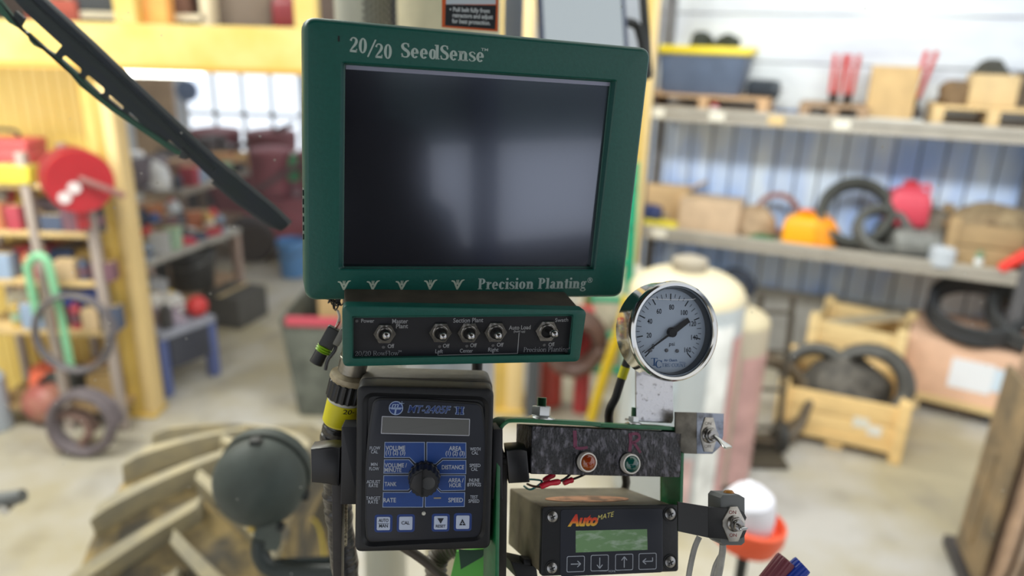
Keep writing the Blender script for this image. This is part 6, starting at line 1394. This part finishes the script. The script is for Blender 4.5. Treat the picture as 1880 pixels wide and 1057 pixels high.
# wiper outside the windshield
YW = V(300, 240, .86).y * 0 + .865
Yg = YW - .03
WDK = mat((10, 28, 27), .4, var=.2, scale=18, spec=.18, c2=(18, 26, 40), lo=.35, hi=.6); WLT = mat((34, 84, 62), .4, var=.15, scale=20, spec=.2)
t = thing('wiper', 'dark green windshield wiper blade and arm slanting from the upper left', 'wiper', Matrix.Translation(V(300, 240, YW)))
Po = V(300, 240, YW)
def plate(pts, y0, y1, name, mt, par, bev=.0008):
    q = [((V(px, py, YW) - Po).x, (V(px, py, YW) - Po).z) for px, py in pts]
    if area2(q) < 0: q = q[::-1]
    m = MB(Matrix(((1, 0, 0, 0), (0, 0, -1, 0), (0, 1, 0, 0), (0, 0, 0, 1)))); m.prism(q, -y1, -y0, bev); return m.build(name, mt, par)
plate([(52, -30), (78, -4), (165, 75), (250, 156), (350, 250), (400, 296), (452, 338), (503, 380), (533, 409), (528, 416), (520, 421), (500, 411), (440, 370), (395, 330), (345, 283), (262, 208), (150, 112), (60, 30), (20, -12)], -.006, .008, 'blade_channel', WDK, t)
plate([(60, -4), (170, 94), (255, 172), (350, 262), (400, 305), (396, 312), (345, 270), (250, 184), (160, 104), (50, 6)], -.010, -.006, 'channel_ridge', mat((14, 26, 26), .4, spec=.2), t)
plate([(-20, 0), (20, 42), (52, 60), (58, 76), (66, 84), (97, 98), (122, 124), (150, 158), (205, 202), (270, 246), (325, 283), (345, 289), (352, 282), (345, 272), (332, 276), (262, 228), (196, 184), (152, 143), (108, 104), (86, 90), (40, 52), (-8, -12)], -.004, .004, 'frame_rail', WLT, t)
fm = MB(Matrix(((1, 0, 0, 0), (0, 0, -1, 0), (0, 1, 0, 0), (0, 0, 0, 1)))); NS = 130
SL = ((6, 52, 7.2), (62, 107, 6.6), (117, 153, 3.6), (165, 190, 2.0))
def hw_(s0):
    for a, b, h in SL:
        if a < s0 < b: e = min(s0 - a, b - s0); return h if e > h else math.sqrt(max(.05, h * h - (h - e) ** 2))
    return 0.0
def wp(s0, n0): px, py = 110 + .77 * s0 - .64 * n0, 100 + .64 * s0 + .77 * n0; v = V(px, py, YW) - Po; return (v.x, v.z)
for k in range(NS):
    s0 = -6 + k * 2.0; s1 = s0 + 2.0; ha, hb = hw_(s0), hw_(s1)
    for lo0, lo1, hi0, hi1 in ((-24, -24, 1 - ha, 1 - hb), (1 + ha, 1 + hb, 13 - max(0, s0 - 150) * .06, 13 - max(0, s1 - 150) * .06)):
        qd = [wp(s0, lo0), wp(s1, lo1), wp(s1, hi1), wp(s0, hi0)]; fm.prism(qd if area2(qd) > 0 else qd[::-1], -.002, .002)
fm.build('slotted_web', mat((12, 26, 28), .4, spec=.2), t)
plate(((24, 44), (30, 20), (46, 34), (36, 52)), -.003, .003, 'frame_web', mat((14, 26, 30), .4, spec=.2), t)
plate([(395, 330), (440, 370), (500, 411), (520, 421), (516, 424), (494, 415), (434, 374), (388, 335)], -.002, .006, 'rubber_strip', mat((30, 32, 34), .6), t)
plate([(340, 270), (352, 282), (346, 291), (334, 288)], -.009, .005, 'claw', DULL, t)

# windshield glass with dust specks and its warning decal
GLS = bpy.data.materials.new('windshield_glass'); GLS.use_nodes = True; n_ = GLS.node_tree.nodes; l_ = GLS.node_tree.links
for x in list(n_): n_.remove(x)
o_ = n_.new('ShaderNodeOutputMaterial'); tr_ = n_.new('ShaderNodeBsdfTransparent'); tr_.inputs[0].default_value = (.97, .99, .98, 1); gl = n_.new('ShaderNodeBsdfGlossy'); gl.inputs['Roughness'].default_value = .02
mx = n_.new('ShaderNodeMixShader'); mx.inputs[0].default_value = .008; l_.new(tr_.outputs[0], mx.inputs[1]); l_.new(gl.outputs[0], mx.inputs[2])
df = n_.new('ShaderNodeBsdfDiffuse'); df.inputs[0].default_value = (.8, .78, .72, 1); m2 = n_.new('ShaderNodeMixShader')
tc2 = n_.new('ShaderNodeTexCoord'); vo = n_.new('ShaderNodeTexVoronoi'); vo.inputs['Scale'].default_value = 34; l_.new(tc2.outputs['Object'], vo.inputs['Vector'])
mr = n_.new('ShaderNodeMapRange'); mr.inputs[1].default_value = .028; mr.inputs[2].default_value = .04; mr.inputs[3].default_value = .75; mr.inputs[4].default_value = 0.003; l_.new(vo.outputs['Distance'], mr.inputs[0])
l_.new(mr.outputs[0], m2.inputs[0]); l_.new(mx.outputs[0], m2.inputs[1]); l_.new(df.outputs[0], m2.inputs[2]); l_.new(m2.outputs[0], o_.inputs[0])
t = thing('windshield', 'clear dusty cab windshield carrying the seat belt warning decal', 'windshield', (0, Yg, 2.4))
m = MB(); m.box((0, 0, 0), (1.9, .005, 2.0)); m.build('glass_pane', GLS, t, smooth_=False)
# decal
Yd = Yg - .004
dl = lambda px, py: ((V(px, py, Yd)).x, (V(px, py, Yd)).z - 2.4)
A = Matrix(((1, 0, 0, 0), (0, 0, -1, -.004), (0, 1, 0, 0), (0, 0, 0, 1)))
def dq(pts, z0, z1, nm, mt, par): 
    q = [dl(*p) for p in pts]; q = q if area2(q) > 0 else q[::-1]; m = MB(A); m.prism(q, z0, z1); return m.build(nm, mt, par, smooth_=False)
dc = dq([(812, -120), (917, -118), (914, 58), (811, 50)], 0, .0004, 'warning_decal', mat((226, 98, 40), .5), t)
dq([(819, -110), (912, -108), (910, 8), (819, 8)], .0002, .0006, 'white_panel', mat((214, 222, 232), .5), dc)
dq([(818, 8), (911, 10), (909, 54), (817, 47)], .0002, .0006, 'black_panel', mat((30, 32, 38), .5), dc)
m = MB(A)
for s_, x0, y0, x1, y1 in (('Pull belt fully from', 832, 21, 899, 24), ('retractors and adjust', 831, 31.5, 905, 35), ('for best protection.', 830, 42, 900, 46)):
    a = Vector(dl(x0, y0)); b = Vector(dl(x1, y1)); h_ = (Vector(dl(x0, y0 - 8)) - a).length; d = b - a; q = Vector((-d.y, d.x)).normalized() * h_
    vs, fs, asp = sans(s_, .02); m.add([(*(a + d * x + q * y), .0008) for x, y in vs], fs)
c = dl(827, 17); m.prism(circ(.0009, c[0], c[1], 12), .0006, .0008)
m.build('decal_lettering', mat((226, 230, 234), .5), dc, smooth_=False)

# unseen seat, posts, panels and roof added to shape reflections in screen and chrome
t = thing('reflection_chair', 'black high backed tractor seat behind the camera position', 'seat', (.62, -1.15, 1.35))
m = MB(); m.box((0, .1, .0), (.5, .5, .14), .04); m.build('seat_cushion', DULL, t)
m = MB(); L = []
for k, z in ((.7, .05), (1, .15), (1, .5), (.86, .68), (.62, .74), (.6, .92), (.5, .99), (.2, 1.02)): L.append([(x, y - .2, z) for x, y in rrect(.66 * k, .16 * max(k, .5), .05 * max(k, .5))])
m.loft(L); m.build('backrest', DULL, t)
m = MB(); m.lathe([(.1, -1.34), (.1, -.07)], 20, Matrix.Translation((0, .1, 0))); m.build('pedestal', DULL, t)
ROOFM = mat((64, 64, 62), .8)
t = thing('reflection_cab', 'dark rear posts and panels of the tractor cab behind the driver', 'cab', (0, 0, 1.15))
for x_, y_ in ((.30, -1.5), (1.14, -1.5), (1.86, -1.5)): m = MB(); m.box((x_, y_, .8), (.09, .09, 1.9), .01); m.build('rear_post', mat((30, 44, 84), .5), t)
m = MB(); m.box((1.0, -1.52, .33), (1.8, .06, .72), .01); m.build('reflection_panel', mat((52, 54, 62), .7), t)  # panel put in to grey the lower screen reflection
m = MB(); m.box((.25, -1.6, 1.38), (1.0, .06, .9), .01); m.build('reflection_panel', mat((40, 40, 48), .7), t)  # panel put in to darken the upper left of the screen reflection
m = MB(); m.box((1.3, -1.6, 1.28), (1.1, .06, .34), .01); m.build('upper_reflection_panel', mat((120, 146, 148), .7, c2=(84, 104, 112), scale=3), t)  # panel put in to give the screen reflection a grey green area
m = MB(); m.box((0, -.45, 2.0), (2.1, 2.3, .06), .01); m.build('roof', ROOFM, t)  # cab roof added out of view to darken reflections on the consoles
m = MB(); m.box((0, -.3, -.35), (1.9, 1.2, .05), .01); m.build('cab_floor', ROOFM, t)
# shared group names for the repeats of the shop
from collections import Counter
tops = [o for o in col.objects if o.parent is None and o.type in ('MESH', 'EMPTY') and o.get('label')]
cnt = Counter(o.name.split('.')[0] for o in tops)
for o in tops:
    b = o.name.split('.')[0]
    if cnt[b] > 1 and not o.get('group'): o['group'] = b.replace('_', ' ') + ('es' if b.endswith(('x', 's')) else 's') + ' in and around the tractor'
